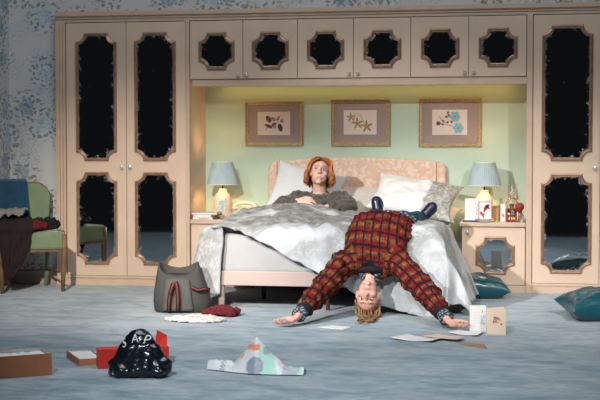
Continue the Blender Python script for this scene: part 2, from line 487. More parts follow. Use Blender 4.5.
class MB:
    def __init__(s):
        s.v = []
        s.f = []
        s.m = []
        s.mi = 0

    def add(s, vs, fs, mi=None):
        k = len(s.v)
        s.v += [tuple(map(float, p)) for p in vs]
        s.f += [tuple(i + k for i in f) for f in fs]
        s.m += [s.mi if mi is None else mi] * len(fs)
        return s

    def box(s, a, b, M=None, mi=None):
        (x0, y0, z0), (x1, y1, z1) = a, b
        vs = [(x0, y0, z0), (x1, y0, z0), (x1, y1, z0), (x0, y1, z0), (x0, y0, z1), (x1, y0, z1), (x1, y1, z1), (x0, y1, z1)]
        if M is not None:
            vs = [tuple(M @ Vector(p)) for p in vs]
        return s.add(vs, [(0, 3, 2, 1), (4, 5, 6, 7), (0, 1, 5, 4), (1, 2, 6, 5), (2, 3, 7, 6), (3, 0, 4, 7)], mi)

    def grid(s, P, closed_u=False, mi=None, flip=False):
        P = np.asarray(P)
        nu, nv = P.shape[:2]
        fs = []
        for i in range(nu if closed_u else nu - 1):
            for j in range(nv - 1):
                a, b = i * nv + j, ((i + 1) % nu) * nv + j
                q = (a, b, b + 1, a + 1)
                fs.append(q[::-1] if flip else q)
        return s.add(P.reshape(-1, 3), fs, mi)

    def lathe(s, prof, c=(0, 0, 0), n=24, M=None, mi=None, cap=True, ripple=0, amp=0.0):
        vs, fs = [], []
        for r, z in prof:
            for k in range(n):
                a = 2 * PI * k / n
                rr = r * (1 + (amp * math.cos(ripple * a) if ripple else 0))
                p = Vector((rr * math.cos(a), rr * math.sin(a), z))
                if M is not None:
                    p = M @ p
                vs.append((p.x + c[0], p.y + c[1], p.z + c[2]))
        for i in range(len(prof) - 1):
            for k in range(n):
                k2 = (k + 1) % n
                fs.append((i * n + k, i * n + k2, (i + 1) * n + k2, (i + 1) * n + k))
        if cap:
            fs.append(tuple(range(n))[::-1])
            fs.append(tuple((len(prof) - 1) * n + k for k in range(n)))
        return s.add(vs, fs, mi)

    def tube(s, pts, rad, n=8, flat=1.0, mi=None, cap=True, nrm=None):
        pts = [Vector(p) for p in pts]
        if not hasattr(rad, '__len__'):
            rad = [rad] * len(pts)
        vs, fs = [], []
        prev = None
        for i, p in enumerate(pts):
            t = (pts[min(i + 1, len(pts) - 1)] - pts[max(i - 1, 0)])
            if t.length < 1e-9:
                t = Vector((0, 0, 1))
            t.normalize()
            if prev is None:
                ref = Vector(nrm) if nrm is not None else (Vector((0, 0, 1)) if abs(t.z) < 0.9 else Vector((1, 0, 0)))
            else:
                ref = prev
            u = (ref - t * ref.dot(t))
            if u.length < 1e-6:
                u = t.orthogonal()
            u.normalize()
            prev = u
            w = t.cross(u)
            for k in range(n):
                a = 2 * PI * k / n
                vs.append(p + u * (math.cos(a) * rad[i] * flat) + w * (math.sin(a) * rad[i]))
        for i in range(len(pts) - 1):
            for k in range(n):
                k2 = (k + 1) % n
                fs.append((i * n + k, i * n + k2, (i + 1) * n + k2, (i + 1) * n + k))
        if cap:
            fs.append(tuple(range(n))[::-1])
            fs.append(tuple((len(pts) - 1) * n + k for k in range(n)))
        return s.add(vs, fs, mi)

    def ell(s, c, r, M=None, nu=20, nv=12, mi=None):
        c = Vector(c)
        vs, fs = [], []
        for j in range(1, nv):
            th = PI * j / nv
            for k in range(nu):
                a = 2 * PI * k / nu
                p = Vector((r[0] * math.sin(th) * math.cos(a), r[1] * math.sin(th) * math.sin(a), r[2] * math.cos(th)))
                if M is not None:
                    p = M @ p
                vs.append(c + p)
        top = Vector((0, 0, r[2]))
        bot = Vector((0, 0, -r[2]))
        if M is not None:
            top, bot = M @ top, M @ bot
        vs += [c + top, c + bot]
        nt_ = len(vs) - 2
        for j in range(nv - 2):
            for k in range(nu):
                k2 = (k + 1) % nu
                fs.append((j * nu + k, (j + 1) * nu + k, (j + 1) * nu + k2, j * nu + k2))
        for k in range(nu):
            k2 = (k + 1) % nu
            fs.append((nt_, k, k2))
            fs.append((nt_ + 1, (nv - 2) * nu + k2, (nv - 2) * nu + k))
        return s.add(vs, fs, mi)

    def cap(s, p0, r0, p1, r1, n=14, mi=None):
        """tapered capsule"""
        p0, p1 = Vector(p0), Vector(p1)
        d = p1 - p0
        L = d.length
        if L < 1e-6:
            return s.ell(p0, (r0, r0, r0))
        q = Vector((0, 0, 1)).rotation_difference(d).to_matrix()
        prof = []
        for k in range(0, 5):
            a = PI / 2 * (1 - k / 4)
            prof.append((max(r0 * math.cos(a), r0 * 0.02), -r0 * math.sin(a)))
        for k in range(0, 5):
            a = PI / 2 * k / 4
            prof.append((max(r1 * math.cos(a), r1 * 0.02), L + r1 * math.sin(a)))
        return s.lathe(prof, tuple(p0), n, q, mi)

    def chain(s, pts, rads):
        for i in range(len(pts) - 1):
            s.cap(pts[i], rads[i], pts[i + 1], rads[i + 1])
        return s

    def prism(s, poly, y0, y1, mi=None):
        """extrude an x,z outline along y"""
        n = len(poly)
        vs = [(x, y0, z) for x, z in poly] + [(x, y1, z) for x, z in poly]
        fs = [tuple(range(n)), tuple(range(2 * n - 1, n - 1, -1))]
        for i in range(n):
            j = (i + 1) % n
            fs.append((i, i + n, j + n, j))
        return s.add(vs, fs, mi)

    def mesh(s, name, shift=(0, 0, 0), recalc=True):
        me = bpy.data.meshes.new(name)
        sh = Vector(shift)
        me.from_pydata([tuple(Vector(p) - sh) for p in s.v], [], s.f)
        me.polygons.foreach_set('material_index', s.m)
        if recalc:
            bm = bmesh.new()
            bm.from_mesh(me)
            bmesh.ops.recalc_face_normals(bm, faces=bm.faces)
            bm.to_mesh(me)
            bm.free()
        me.update()
        return me


def set_smooth(me, on=True):
    me.polygons.foreach_set('use_smooth', [on] * len(me.polygons))


def link(name, me, mats, parent=None, smooth=False, bevel=0.0, segs=2):
    o = bpy.data.objects.new(name, me)
    COL.objects.link(o)
    if not isinstance(mats, (list, tuple)):
        mats = [mats]
    if len(me.materials) == 0:
        for m in mats:
            me.materials.append(m)
    if parent is not None:
        o.parent = parent
        WL[o.name] = WL.get(parent.name, Vector((0, 0, 0)))
    if smooth:
        set_smooth(me)
    if bevel:
        md = o.modifiers.new('bevel', 'BEVEL')
        md.width = bevel
        md.segments = segs
        md.limit_method = 'ANGLE'
        md.angle_limit = math.radians(40)
    return o


def part(name, mb, mats, parent, smooth=False, bevel=0.0, recalc=True):
    me = mb.mesh(name, WL.get(parent.name, Vector((0, 0, 0))), recalc)
    return link(name, me, mats, parent, smooth, bevel)


def tag(o, label, cat, group=None):
    o['label'] = label
    o['category'] = cat
    if group:
        o['group'] = group
    return o


def thing(name, label, cat, base=(0, 0, 0), group=None):
    """Empty at the base; parts are given in the frame in which base is a point"""
    o = bpy.data.objects.new(name, None)
    o.empty_display_size = 0.1
    COL.objects.link(o)
    o.location = base
    WL[o.name] = Vector(base)
    return tag(o, label, cat, group)


def single(name, mb, mats, label, cat, base, group=None, smooth=False, bevel=0.0, recalc=True):
    me = mb.mesh(name, base, recalc)
    o = link(name, me, mats, None, smooth, bevel)
    o.location = base
    WL[o.name] = Vector(base)
    return tag(o, label, cat, group)


def struct(name, mb, mats, bevel=0.0, smooth=False):
    o = link(name, mb.mesh(name), mats, None, smooth, bevel)
    o['kind'] = 'structure'
    return o


def remesh(mb, voxel, smooth_it=4, fac=0.5):
    me = mb.mesh('tmp')
    o = bpy.data.objects.new('tmp', me)
    COL.objects.link(o)
    md = o.modifiers.new('r', 'REMESH')
    md.mode = 'VOXEL'
    md.voxel_size = voxel
    if smooth_it:
        sm = o.modifiers.new('s', 'SMOOTH')
        sm.iterations = smooth_it
        sm.factor = fac
    dg = bpy.context.evaluated_depsgraph_get()
    out = bpy.data.meshes.new_from_object(o.evaluated_get(dg))
    bpy.data.objects.remove(o, do_unlink=True)
    bpy.data.meshes.remove(me)
    return out


def get_co(me):
    a = np.empty(len(me.vertices) * 3)
    me.vertices.foreach_get('co', a)
    return a.reshape(-1, 3)


def get_no(me):
    a = np.empty(len(me.vertices) * 3, dtype=np.float32)
    me.vertex_normals.foreach_get('vector', a)
    return a.reshape(-1, 3)


def set_co(me, a):
    me.vertices.foreach_set('co', np.ascontiguousarray(a, dtype=np.float64).ravel())
    me.update()


def fattr(me, name, vals):
    a = me.attributes.new(name, 'FLOAT', 'POINT')
    a.data.foreach_set('value', np.asarray(vals, dtype=np.float32))


def vattr(me, name, vals):
    a = me.attributes.new(name, 'FLOAT_VECTOR', 'POINT')
    a.data.foreach_set('vector', np.asarray(vals, dtype=np.float32).ravel())


def nz(p, s, off=0.0):
    return mnoise.noise(Vector((p[0] * s + off, p[1] * s + off * 0.7, p[2] * s - off)))


def wrinkle(me, amp, scale, off=0.0, aniso=(1, 1, 1)):
    co = get_co(me)
    no = get_no(me)
    d = np.array([mnoise.turbulence(Vector((p[0] * scale * aniso[0] + off, p[1] * scale * aniso[1], p[2] * scale * aniso[2])), 2, False) for p in co])
    d = d - d.mean()
    set_co(me, co + no * (d * amp)[:, None])


def sstep(x, a, b):
    t = np.clip((x - a) / (b - a), 0, 1)
    return t * t * (3 - 2 * t)


# ------------------------------------------------------------------ the room
YF, YB = 10.6, 11.15          # cabinet fronts, alcove wall
ZT = 2.325
XL, XN0, XN1 = -3.985, -2.815, -0.03   # wardrobe left edge, alcove sides
XR = 1.16
fl = MB().box((-7.0, 3.6, -0.12), (5.0, 12.0, 0.0))
struct('floor', fl, M_CARPET)
w = MB()
w.box((-4.43, YF + 0.04, 0), (XL + 0.002, YF + 0.16, 3.6))
w.box((XL + 0.002, YF + 0.04, ZT - 0.02), (XR, YF + 0.16, 3.6))
w.box((XR - 0.01, YF + 0.04, 0), (4.5, YF + 0.16, 3.6))
struct('wall_back', w, M_WALLPAPER)
struct('wall_left', MB().box((-4.55, 10.15, 0), (-4.43, YF + 0.16, 3.6)), M_WALLPAPER)
struct('wall_niche', MB().box((XN0 - 0.03, YB, 0), (XN1 + 0.03, YB + 0.08, 2.3)), M_GREEN)
b = MB().box((-4.43, YF + 0.018, 0), (XL - 0.002, YF + 0.04, 0.075)).box((-4.43, YF + 0.024, 0.075), (XL - 0.002, YF + 0.04, 0.11))
struct('baseboard_back', b, M_SKIRT, bevel=0.004)
struct('baseboard_left', MB().box((-4.43, 10.15, 0), (-4.408, YF + 0.018, 0.11)), M_SKIRT, bevel=0.004)


def cornice_prof(y):
    return [(y + 0.03, ZT - 0.088), (y - 0.006, ZT - 0.088), (y - 0.006, ZT - 0.066), (y - 0.016, ZT - 0.060), (y - 0.016, ZT - 0.048),
            (y - 0.034, ZT - 0.036), (y - 0.034, ZT), (y + 0.03, ZT)]


pr = cornice_prof(YF)
c = MB()
n = len(pr)
c.add([(XL, y, z) for y, z in pr] + [(XR, y, z) for y, z in pr],
      [tuple(range(n))[::-1], tuple(range(n, 2 * n))] + [(i, (i + 1) % n, (i + 1) % n + n, i + n) for i in range(n)])
struct('trim_1', c, M_CREAMEDGE, bevel=0.002)                       # cornice over the whole fitted run
struct('trim_2', MB().box((XN0 + 0.02, YF + 0.012, 1.686), (XN1, YF + 0.034, 1.744)), M_CREAMEDGE, bevel=0.003)   # pelmet
struct('trim_3', MB().box((XL + 0.075, YF + 0.004, 0), (XN0, YF + 0.022, 0.062)), M_CREAMEDGE, bevel=0.003)       # plinths
struct('trim_4', MB().box((XN1 - 0.53, YF + 0.004, 0), (XR, YF + 0.022, 0.062)), M_CREAMEDGE, bevel=0.003)


# ------------------------------------------------------------------ fitted furniture
def notch(x0, x1, z0, z1, r, n=7):
    """rectangle with scooped corners, counter-clockwise in x,z"""
    out = []
    for cx, cz, a0 in ((x1, z0, PI), (x1, z1, 1.5 * PI), (x0, z1, 0.0), (x0, z0, 0.5 * PI)):
        for k in range(n + 1):
            a = a0 - (PI / 2) * k / n
            out.append((cx + r * math.cos(a), cz + r * math.sin(a)))
    return out


def notch_in(x0, x1, z0, z1, r, d, n=7):
    """the same outline moved inwards by d"""
    R = r + d
    ph = math.asin(d / R)
    out = []
    for cx, cz, a0 in ((x1, z0, PI), (x1, z1, 1.5 * PI), (x0, z1, 0.0), (x0, z0, 0.5 * PI)):
        for k in range(n + 1):
            a = a0 - ph - (PI / 2 - 2 * ph) * k / n
            out.append((cx + R * math.cos(a), cz + R * math.sin(a)))
    return out


def moulding_and_mirror(door, x0, x1, z0, z1, r, y, mw=0.028):
    po = notch(x0, x1, z0, z1, r)
    prof = [(0.0, 0.0), (0.0, 0.008), (0.005, 0.016), (0.011, 0.019), (0.017, 0.015), (0.021, 0.009), (0.025, 0.011), (mw, 0.004), (mw, 0.0)]
    rings = [[(px, y - h, pz) for px, pz in notch_in(x0, x1, z0, z1, r, d)] for d, h in prof]
    m = MB()
    n = len(po)
    vs = [p for rg in rings for p in rg]
    fs = []
    for i in range(len(rings) - 1):
        for k in range(n):
            k2 = (k + 1) % n
            fs.append((i * n + k, i * n + k2, (i + 1) * n + k2, (i + 1) * n + k))
    m.add(vs, fs)
    part('moulding', m, M_BRONZE, door, smooth=False, recalc=True)
    mm = MB()
    rs = [mw - 0.002, mw + 0.010, mw + (0.026 if z1 - z0 < 0.5 else 0.045)]
    vs = []
    ed = []
    for d, e in zip(rs, (1.0, 0.75, 0.0)):
        vs += [(px, y - 0.0045, pz) for px, pz in notch_in(x0, x1, z0, z1, r, d)]
        ed += [e] * n
    fs = []
    for i in range(2):
        for k in range(n):
            k2 = (k + 1) % n
            fs.append((i * n + k, i * n + k2, (i + 1) * n + k2, (i + 1) * n + k))
    fs.append(tuple(2 * n + k for k in range(n)))
    k0 = len(vs)
    vs += [(px, y - 0.0005, pz) for px, pz in notch_in(x0, x1, z0, z1, r, rs[0])]
    ed += [1.0] * n
    for k in range(n):
        k2 = (k + 1) % n
        fs.append((k0 + k, k0 + k2, k2, k))
    fs.append(tuple(k0 + k for k in range(n))[::-1])
    mm.add(vs, fs)
    o = part('mirror', mm, M_MIRROR, door, recalc=True)
    fattr(o.data, 'edge', ed)


def knob(parent, x, y, z, r=0.018):
    m = MB()
    R = Matrix.Rotation(PI / 2, 3, 'X')
    m.lathe([(r * 0.6, 0), (r * 0.6, 0.004), (r * 0.35, 0.006), (r * 0.35, 0.012)], (x, y, z), 14, R, 1)
    m.lathe([(r * 0.4, 0.012), (r * 0.95, 0.017), (r, 0.024), (r * 0.75, 0.032), (r * 0.35, 0.035)], (x, y, z), 8, R, 0)
    return part('knob', m, [M_KNOB, M_KNOBBASE], parent)


def door(root, x0, x1, z0, z1, name='door'):
    return part(name, MB().box((x0, YF, z0), (x1, YF + 0.02, z1)), M_CREAM, root, bevel=0.003)


def stile(root, x0, x1, z0, z1, steps=True):
    m = MB()
    m.box((x0, YF - 0.012, z0), (x1, YF + 0.03, z1))
    return part('frame_stile', m, M_CREAMEDGE, root, bevel=0.003)


ZD0, ZD1 = 0.085, 2.232
# left wardrobe
wl = thing('wardrobe', 'tall cream two-door wardrobe left of the alcove, mirrored panels, beside the green chair', 'wardrobe', (-3.4, 10.88, 0))
part('body', MB().box((XL + 0.004, YF + 0.022, 0.004), (XN0, YB + 0.05, 2.23)), M_CREAM, wl)
m = MB()
m.box((XL, YF - 0.034, 0.0), (XL + 0.034, YF + 0.03, ZT - 0.088))
m.box((XL + 0.034, YF - 0.018, 0.0), (XL + 0.056, YF + 0.03, ZT - 0.088))
m.box((XL + 0.056, YF - 0.006, 0.0), (XL + 0.078, YF + 0.03, ZT - 0.088))
part('frame_stile', m, M_CREAMEDGE, wl, bevel=0.003)
stile(wl, -2.846, XN0, 0.0, ZT - 0.088)
part('bottom_rail', MB().box((XL + 0.078, YF - 0.004, 0.062), (-2.846, YF + 0.02, 0.083)), M_CREAMEDGE, wl, bevel=0.003)
for x0, x1, kx in ((-3.900, -3.371, -3.405), (-3.367, -2.849, -3.333)):
    d = door(wl, x0, x1, ZD0, ZD1)
    mx0, mx1 = (-3.814, -3.450) if x0 < -3.5 else (-3.295, -2.933)
    moulding_and_mirror(d, mx0, mx1, 1.062, 2.145, 0.075, YF)
    moulding_and_mirror(d, mx0, mx1, 0.178, 0.968, 0.075, YF)
    knob(d, kx, YF, 1.012)
# right wardrobe
wr = thing('wardrobe', 'tall cream mirrored wardrobe on the right, running out of the picture', 'wardrobe', (0.55, 10.88, 0))
part('body', MB().box((XN1, YF + 0.022, 0.004), (XR - 0.012, YB + 0.05, 2.23)), M_CREAM, wr)
stile(wr, XN1, XN1 + 0.046, 0.0, ZT - 0.088)
stile(wr, 1.08, XR - 0.012, 0.0, ZT - 0.088)
part('bottom_rail', MB().box((XN1 + 0.046, YF - 0.004, 0.062), (1.08, YF + 0.02, 0.083)), M_CREAMEDGE, wr, bevel=0.003)
for x0, x1, kx in ((0.022, 0.546, 0.510), (0.550, 1.076, 0.585)):
    d = door(wr, x0, x1, ZD0, ZD1)
    mx0 = x0 + 0.066
    moulding_and_mirror(d, mx0, mx0 + 0.398, 1.066, 2.150, 0.075, YF)
    moulding_and_mirror(d, mx0, mx0 + 0.398, 0.165, 0.966, 0.075, YF)
    knob(d, kx, YF, 1.012)
# overhead cupboards
XS = [-2.812, -2.358, -1.897, -1.432, -0.961, -0.493, -0.033]
LAB = ['cream overhead cupboard above the left lamp, leftmost of the three', 'cream overhead cupboard in the middle above the bed',
       'cream overhead cupboard above the right lamp, next to the right wardrobe']
for i in range(3):
    x0, xm, x1 = XS[2 * i], XS[2 * i + 1], XS[2 * i + 2]
    c = thing('overhead_cupboard', LAB[i], 'cupboard', ((x0 + x1) / 2, 10.88, 1.745), 'overhead cupboards')
    part('body', MB().box((x0 + 0.001, YF + 0.022, 1.7455), (x1 - 0.001, YB - 0.004, 2.23)), M_CREAM, c)
    for a, bb, kx in ((x0, xm, xm - 0.036), (xm, x1, xm + 0.036)):
        d = door(c, a + 0.002, bb - 0.002, 1.748, ZD1)
        cx = (a + bb) / 2 + 0.003
        moulding_and_mirror(d, cx - 0.155, cx + 0.155, 1.824, 2.136, 0.072, YF)
        knob(d, kx, YF, 1.783, 0.016)
# bedside cabinets
for x0, x1, lab, kx, (mx0, mx1) in ((XN0 + 0.004, -2.29, 'cream bedside cabinet left of the bed, carrying books and telephone', -2.33, (-2.715, -2.40)),
                                   (-0.545, XN1 - 0.002, 'cream bedside cabinet right of the bed, mirrored door, cards and bottle on top', -0.492, (-0.430, -0.116))):
    c = thing('bedside_cabinet', lab, 'cabinet', ((x0 + x1) / 2, 10.88, 0), 'bedside cabinets')
    part('body', MB().box((x0 + 0.004, YF + 0.024, 0.002), (x1 - 0.004, YB - 0.002, 0.534)), M_CREAM, c)
    part('top', MB().box((x0 - (0.012 if x0 > -1 else 0), YF - 0.022, 0.535), (x1, YB - 0.002, 0.572)), M_CREAMEDGE, c, bevel=0.006)
    d = door(c, x0 + 0.004, x1 - 0.004, 0.066, 0.530)
    moulding_and_mirror(d, mx0, mx1, 0.150, 0.456, 0.072, YF)
    knob(d, kx, YF, 0.492, 0.017)


# unseen strip light added behind the pelmet to give the alcove its amber band
t = thing('added_strip_light', 'added warm strip light, unseen behind the pelmet, giving the amber band', 'light', (-1.40, 11.06, 1.7455))
part('housing', MB().box((-2.72, 11.03, 1.722), (-0.12, 11.09, 1.7455)), M_CREAMEDGE, t)
part('diffuser', MB().box((-2.70, 11.035, 1.716), (-0.14, 11.085, 1.722)), mat('warm_diffuser', (0.9, 0.75, 0.5), 0.5, emit=((1.0, 0.60, 0.20), 1.0)), t)
ls = bpy.data.lights.new('strip_glow', 'AREA')
ls.energy = 1.05
ls.color = (1.0, 0.54, 0.14)
ls.shape = 'RECTANGLE'
ls.size = 2.5
ls.size_y = 0.04
lo = bpy.data.objects.new('strip_glow', ls)
COL.objects.link(lo)
lo.parent = t
lo.location = (0, 0.0, -0.032)
lo.rotation_euler = (math.radians(35), 0, 0)


# ------------------------------------------------------------------ framed prints
def disc_pts(cx, cz, a, b, rot, n=10):
    return [(cx + a * math.cos(t) * math.cos(rot) - b * math.sin(t) * math.sin(rot),
             cz + a * math.cos(t) * math.sin(rot) + b * math.sin(t) * math.cos(rot)) for t in [2 * PI * k / n for k in range(n)]]


INK = [mat('ink_brown', (0.16, 0.09, 0.06), 0.8), mat('ink_lilac', (0.34, 0.27, 0.44), 0.8), mat('ink_olive', (0.36, 0.27, 0.08), 0.8),
       mat('ink_orange', (0.66, 0.24, 0.09), 0.8), mat('ink_sky', (0.22, 0.52, 0.66), 0.8), mat('ink_dark', (0.07, 0.06, 0.06), 0.8)]


def framed_print(x0, x1, z0, z1, label, motif):
    t = thing('framed_print', label, 'picture', ((x0 + x1) / 2, YB - 0.001, z0), 'framed prints over the bed')
    y0 = YB - 0.001
    fw = 0.030
    m = MB()
    prof = [(0, 0), (0, 0.018), (0.005, 0.024), (0.010, 0.020), (0.014, 0.014), (0.022, 0.016), (fw, 0.008), (fw, 0.0)]
    vs, fs = [], []
    for d, h in prof:
        vs += [(x0 + d, y0 - h, z0 + d), (x1 - d, y0 - h, z0 + d), (x1 - d, y0 - h, z1 - d), (x0 + d, y0 - h, z1 - d)]
    for i in range(len(prof) - 1):
        for k in range(4):
            k2 = (k + 1) % 4
            fs.append((4 * i + k, 4 * i + k2, 4 * i + 4 + k2, 4 * i + 4 + k))
    m.add(vs, fs)
    fr = part('frame', m, M_GOLD, t)
    bm_ = MB()
    nb = 34
    for k in range(nb):                                               # beaded outer edge
        x = x0 + 0.006 + (x1 - x0 - 0.012) * k / (nb - 1)
        for z in (z0 + 0.004, z1 - 0.004):
            bm_.ell((x, y0 - 0.022, z), (0.0055, 0.005, 0.005), None, 6, 4)
    nb = 26
    for k in range(1, nb - 1):
        z = z0 + 0.006 + (z1 - z0 - 0.012) * k / (nb - 1)
        for x in (x0 + 0.004, x1 - 0.004):
            bm_.ell((x, y0 - 0.022, z), (0.005, 0.005, 0.0055), None, 6, 4)
    part('beading', bm_, M_GOLD, fr, smooth=True)
    part('mount', MB().box((x0 + fw - 0.004, y0 - 0.006, z0 + fw - 0.004), (x1 - fw + 0.004, y0, z1 - fw + 0.004)), M_MOUNT, t)
    px0, px1 = x0 + (x1 - x0) * 0.215, x1 - (x1 - x0) * 0.225
    pz0, pz1 = z0 + (z1 - z0) * 0.245, z1 - (z1 - z0) * 0.235
    pr_ = part('print', MB().box((px0, y0 - 0.0075, pz0), (px1, y0 - 0.006, pz1)), M_PRINTPAPER, t)
    W, H = px1 - px0, pz1 - pz0
    m = MB()
    yy = y0 - 0.0085
    lay = [0]

    def blob(u, v, a, b_, rot, ink):
        lay[0] += 1
        pts = disc_pts(px0 + u * W, pz0 + v * H, a * W, b_ * W, rot)
        m.prism(pts, yy - 0.00002 * lay[0], yy + 0.0008, ink)

    def stem(pts, ink, r=0.008):
        for (a, b_), (c_, d_) in zip(pts, pts[1:]):
            ax, az, bx_, bz = px0 + a * W, pz0 + b_ * H, px0 + c_ * W, pz0 + d_ * H
            L = math.hypot(bx_ - ax, bz - az)
            lay[0] += 1
            blob((a + c_) / 2, (b_ + d_) / 2, L / 2 / W * 1.1, r, math.atan2(bz - az, bx_ - ax), ink)

    if motif == 0:
        stem([(0.22, 0.22), (0.34, 0.34), (0.48, 0.45), (0.62, 0.55)], 0)
        blob(0.34, 0.68, 0.12, 0.075, -1.0, 0)
        blob(0.34, 0.38, 0.13, 0.05, -0.4, 0)
        blob(0.70, 0.32, 0.13, 0.07, -1.3, 5)
        blob(0.64, 0.72, 0.09, 0.04, 1.1, 2)
        blob(0.50, 0.45, 0.09, 0.05, 0.5, 0)
        for u, v in ((0.51, 0.66), (0.75, 0.60), (0.52, 0.36), (0.47, 0.70)):
            for k in range(4):
                blob(u + 0.03 * math.cos(k * 1.6), v + 0.045 * math.sin(k * 1.6), 0.035, 0.028, k, 1)
    elif motif == 1:
        stem([(0.30, 0.55), (0.36, 0.85), (0.50, 0.85), (0.58, 0.60), (0.68, 0.35)], 2)
        for u, v, s in ((0.22, 0.72, 0.8), (0.42, 0.46, 1.1), (0.70, 0.34, 1.15)):
            for k in range(5):
                a = 0.4 + k * 2 * PI / 5
                blob(u + 0.085 * s * math.cos(a), v + 0.12 * s * math.sin(a), 0.085 * s, 0.028 * s, math.atan2(math.sin(a), math.cos(a)), 2)
            blob(u + 0.03, v - 0.04, 0.05 * s, 0.032 * s, -0.5, 3)
    else:
        stem([(0.20, 0.75), (0.26, 0.60), (0.40, 0.42), (0.60, 0.32)], 0)
        stem([(0.35, 0.70), (0.47, 0.68), (0.60, 0.72)], 0)
        for u, v in ((0.65, 0.72), (0.75, 0.27)):
            for k in range(6):
                a = k * PI / 3
                blob(u + 0.085 * math.cos(a), v + 0.125 * math.sin(a), 0.075, 0.06, a, 4)
            blob(u, v, 0.035, 0.03, 0, 3)
        blob(0.18, 0.46, 0.07, 0.06, 0, 0)
        for u, v in ((0.31, 0.56), (0.44, 0.50), (0.47, 0.78), (0.40, 0.72), (0.55, 0.52), (0.45, 0.88), (0.30, 0.42)):
            blob(u, v, 0.04, 0.03, u * 9, 0)
    part('botanical_motif', m, INK, pr_)


framed_print(-2.457, -1.945, 1.190, 1.580, 'gilt framed botanical print of brown leaves and lilac flowers, left over the bed', 0)
framed_print(-1.698, -1.187, 1.190, 1.592, 'gilt framed botanical print of olive and orange orchid, middle over the bed', 1)
framed_print(-0.939, -0.409, 1.182, 1.596, 'gilt framed botanical print of two sky-blue flowers, right over the bed', 2)


# ------------------------------------------------------------------ bedside lamps
def lamp(x, y, label, turn):
    z = 0.5725
    t = thing('table_lamp', label, 'lamp', (x, y, z), 'bedside lamps')
    m = MB().lathe([(0.060, 0), (0.068, 0.004), (0.074, 0.03), (0.075, 0.10), (0.073, 0.165), (0.062, 0.20), (0.038, 0.222), (0.033, 0.24), (0.036, 0.246), (0.02, 0.25)], (x, y, z), 32)
    base = part('base', m, M_CERAMIC, t, smooth=True)
    md = MB()
    rr = random.Random(3)
    for k in range(110):
        a = -PI / 2 + turn + rr.gauss(0, 0.28)
        h = 0.105 + rr.gauss(0, 0.032) + (a + PI / 2 - turn) * 0.06
        if not 0.03 < h < 0.17:
            continue
        R = Matrix.Rotation(a, 3, 'Z')
        md.ell((x + 0.0745 * math.cos(a), y + 0.0745 * math.sin(a), z + h), (0.0025, rr.uniform(0.003, 0.006), rr.uniform(0.003, 0.006)), R, 6, 4)
    part('flower_motif', md, M_TURQ, base)
    part('stem', MB().lathe([(0.007, 0.25), (0.007, 0.33)], (x, y, z), 10), M_BLACK, t)
    sh = MB()
    n = 144
    z0, z1 = 0.287, 0.478
    r0, r1 = 0.137, 0.088
    prof_o = [(r0 + (r1 - r0) * k / 8, z0 + (z1 - z0) * k / 8) for k in range(9)]
    sh.lathe(prof_o, (x, y, z), n, cap=False, ripple=40, amp=0.026, mi=0)
    sh.lathe([(r - 0.004, h) for r, h in prof_o], (x, y, z), n, cap=False, mi=1)
    shade = part('shade', sh, [M_SHADE, M_SHADEIN], t, smooth=True, recalc=False)
    for r, h in ((r0, z0), (r1, z1)):
        rm = MB()
        pts = [(x + (r - 0.001) * math.cos(2 * PI * k / 48), y + (r - 0.001) * math.sin(2 * PI * k / 48), z + h) for k in range(49)]
        rm.tube(pts, 0.004, 6, cap=False)
        part('rim', rm, M_SHADEIN, shade, smooth=True)
    bm_ = MB()
    for k in range(3):                                               # spider that carries the shade
        a = 2 * PI * k / 3
        bm_.tube([(x, y, z + 0.322), (x + (r0 - 0.014) * math.cos(a), y + (r0 - 0.014) * math.sin(a), z + 0.312)], 0.002, 5)
    part('shade_carrier', bm_, M_BLACK, t)
    part('bulb', MB().ell((x, y, z + 0.352), (0.020, 0.020, 0.026), None, 14, 10), mat('lit_bulb', (1, 0.8, 0.5), 0.3, emit=((1.0, 0.62, 0.28), 4.0)), t, smooth=True)
    l = bpy.data.lights.new('lamp_light', 'POINT')
    l.energy = 2.8
    l.color = (1.0, 0.64, 0.30)
    l.shadow_soft_size = 0.015
    o = bpy.data.objects.new('lamp_light', l)
    COL.objects.link(o)
    o.parent = t
    o.location = (0, 0, 0.398)
    return t


lamp(-2.598, 10.87, 'table lamp with pale blue pleated shade beside the books, left of the bed', 0.10)
lamp(-0.372, 10.88, 'table lamp with pale blue pleated shade behind the cards, right of the bed', 0.45)


# ------------------------------------------------------------------ bed
BX0, BX1, BY0, BY1 = -2.245, -0.700, 9.20, 11.09
bed = thing('bed', 'double bed with peach damask headboard and pale wooden frame', 'bed', (-1.47, 10.15, 0))
m = MB()
m.box((BX0, BY0, 0.170), (BX1, BY0 + 0.028, 0.276))
part('foot_rail', m, M_BEDWOOD, bed, bevel=0.006)
for x0, x1 in ((BX0, BX0 + 0.028), (BX1 - 0.028, BX1)):
    part('side_rail', MB().box((x0, BY0 + 0.028, 0.170), (x1, BY1 - 0.01, 0.276)), M_BEDWOOD, bed, bevel=0.006)
for k in range(12):
    y = BY0 + 0.12 + k * 0.15
    part('slat', MB().box((BX0 + 0.028, y, 0.232), (BX1 - 0.028, y + 0.07, 0.25)), M_BEDWOOD, bed)
for x, y, mt, r in ((BX0 + 0.028, BY0 + 0.035, M_BEDWOOD, 0.026), (BX1 - 0.028, BY0 + 0.035, M_BEDWOOD, 0.026), (BX0 + 0.03, BY1 - 0.05, M_BEDWOOD, 0.026),
                    (BX1 - 0.03, BY1 - 0.05, M_BEDWOOD, 0.026), (-1.43, 9.24, M_DARKWOOD, 0.018), (-2.03, 9.86, M_BLACK, 0.02), (-1.43, 10.3, M_DARKWOOD, 0.02)):
    part('leg', MB().lathe([(r * 0.82, 0.0005), (r * 0.85, 0.02), (r, 0.13), (r, 0.172)], (x, y, 0), 16), mt, bed, smooth=False)
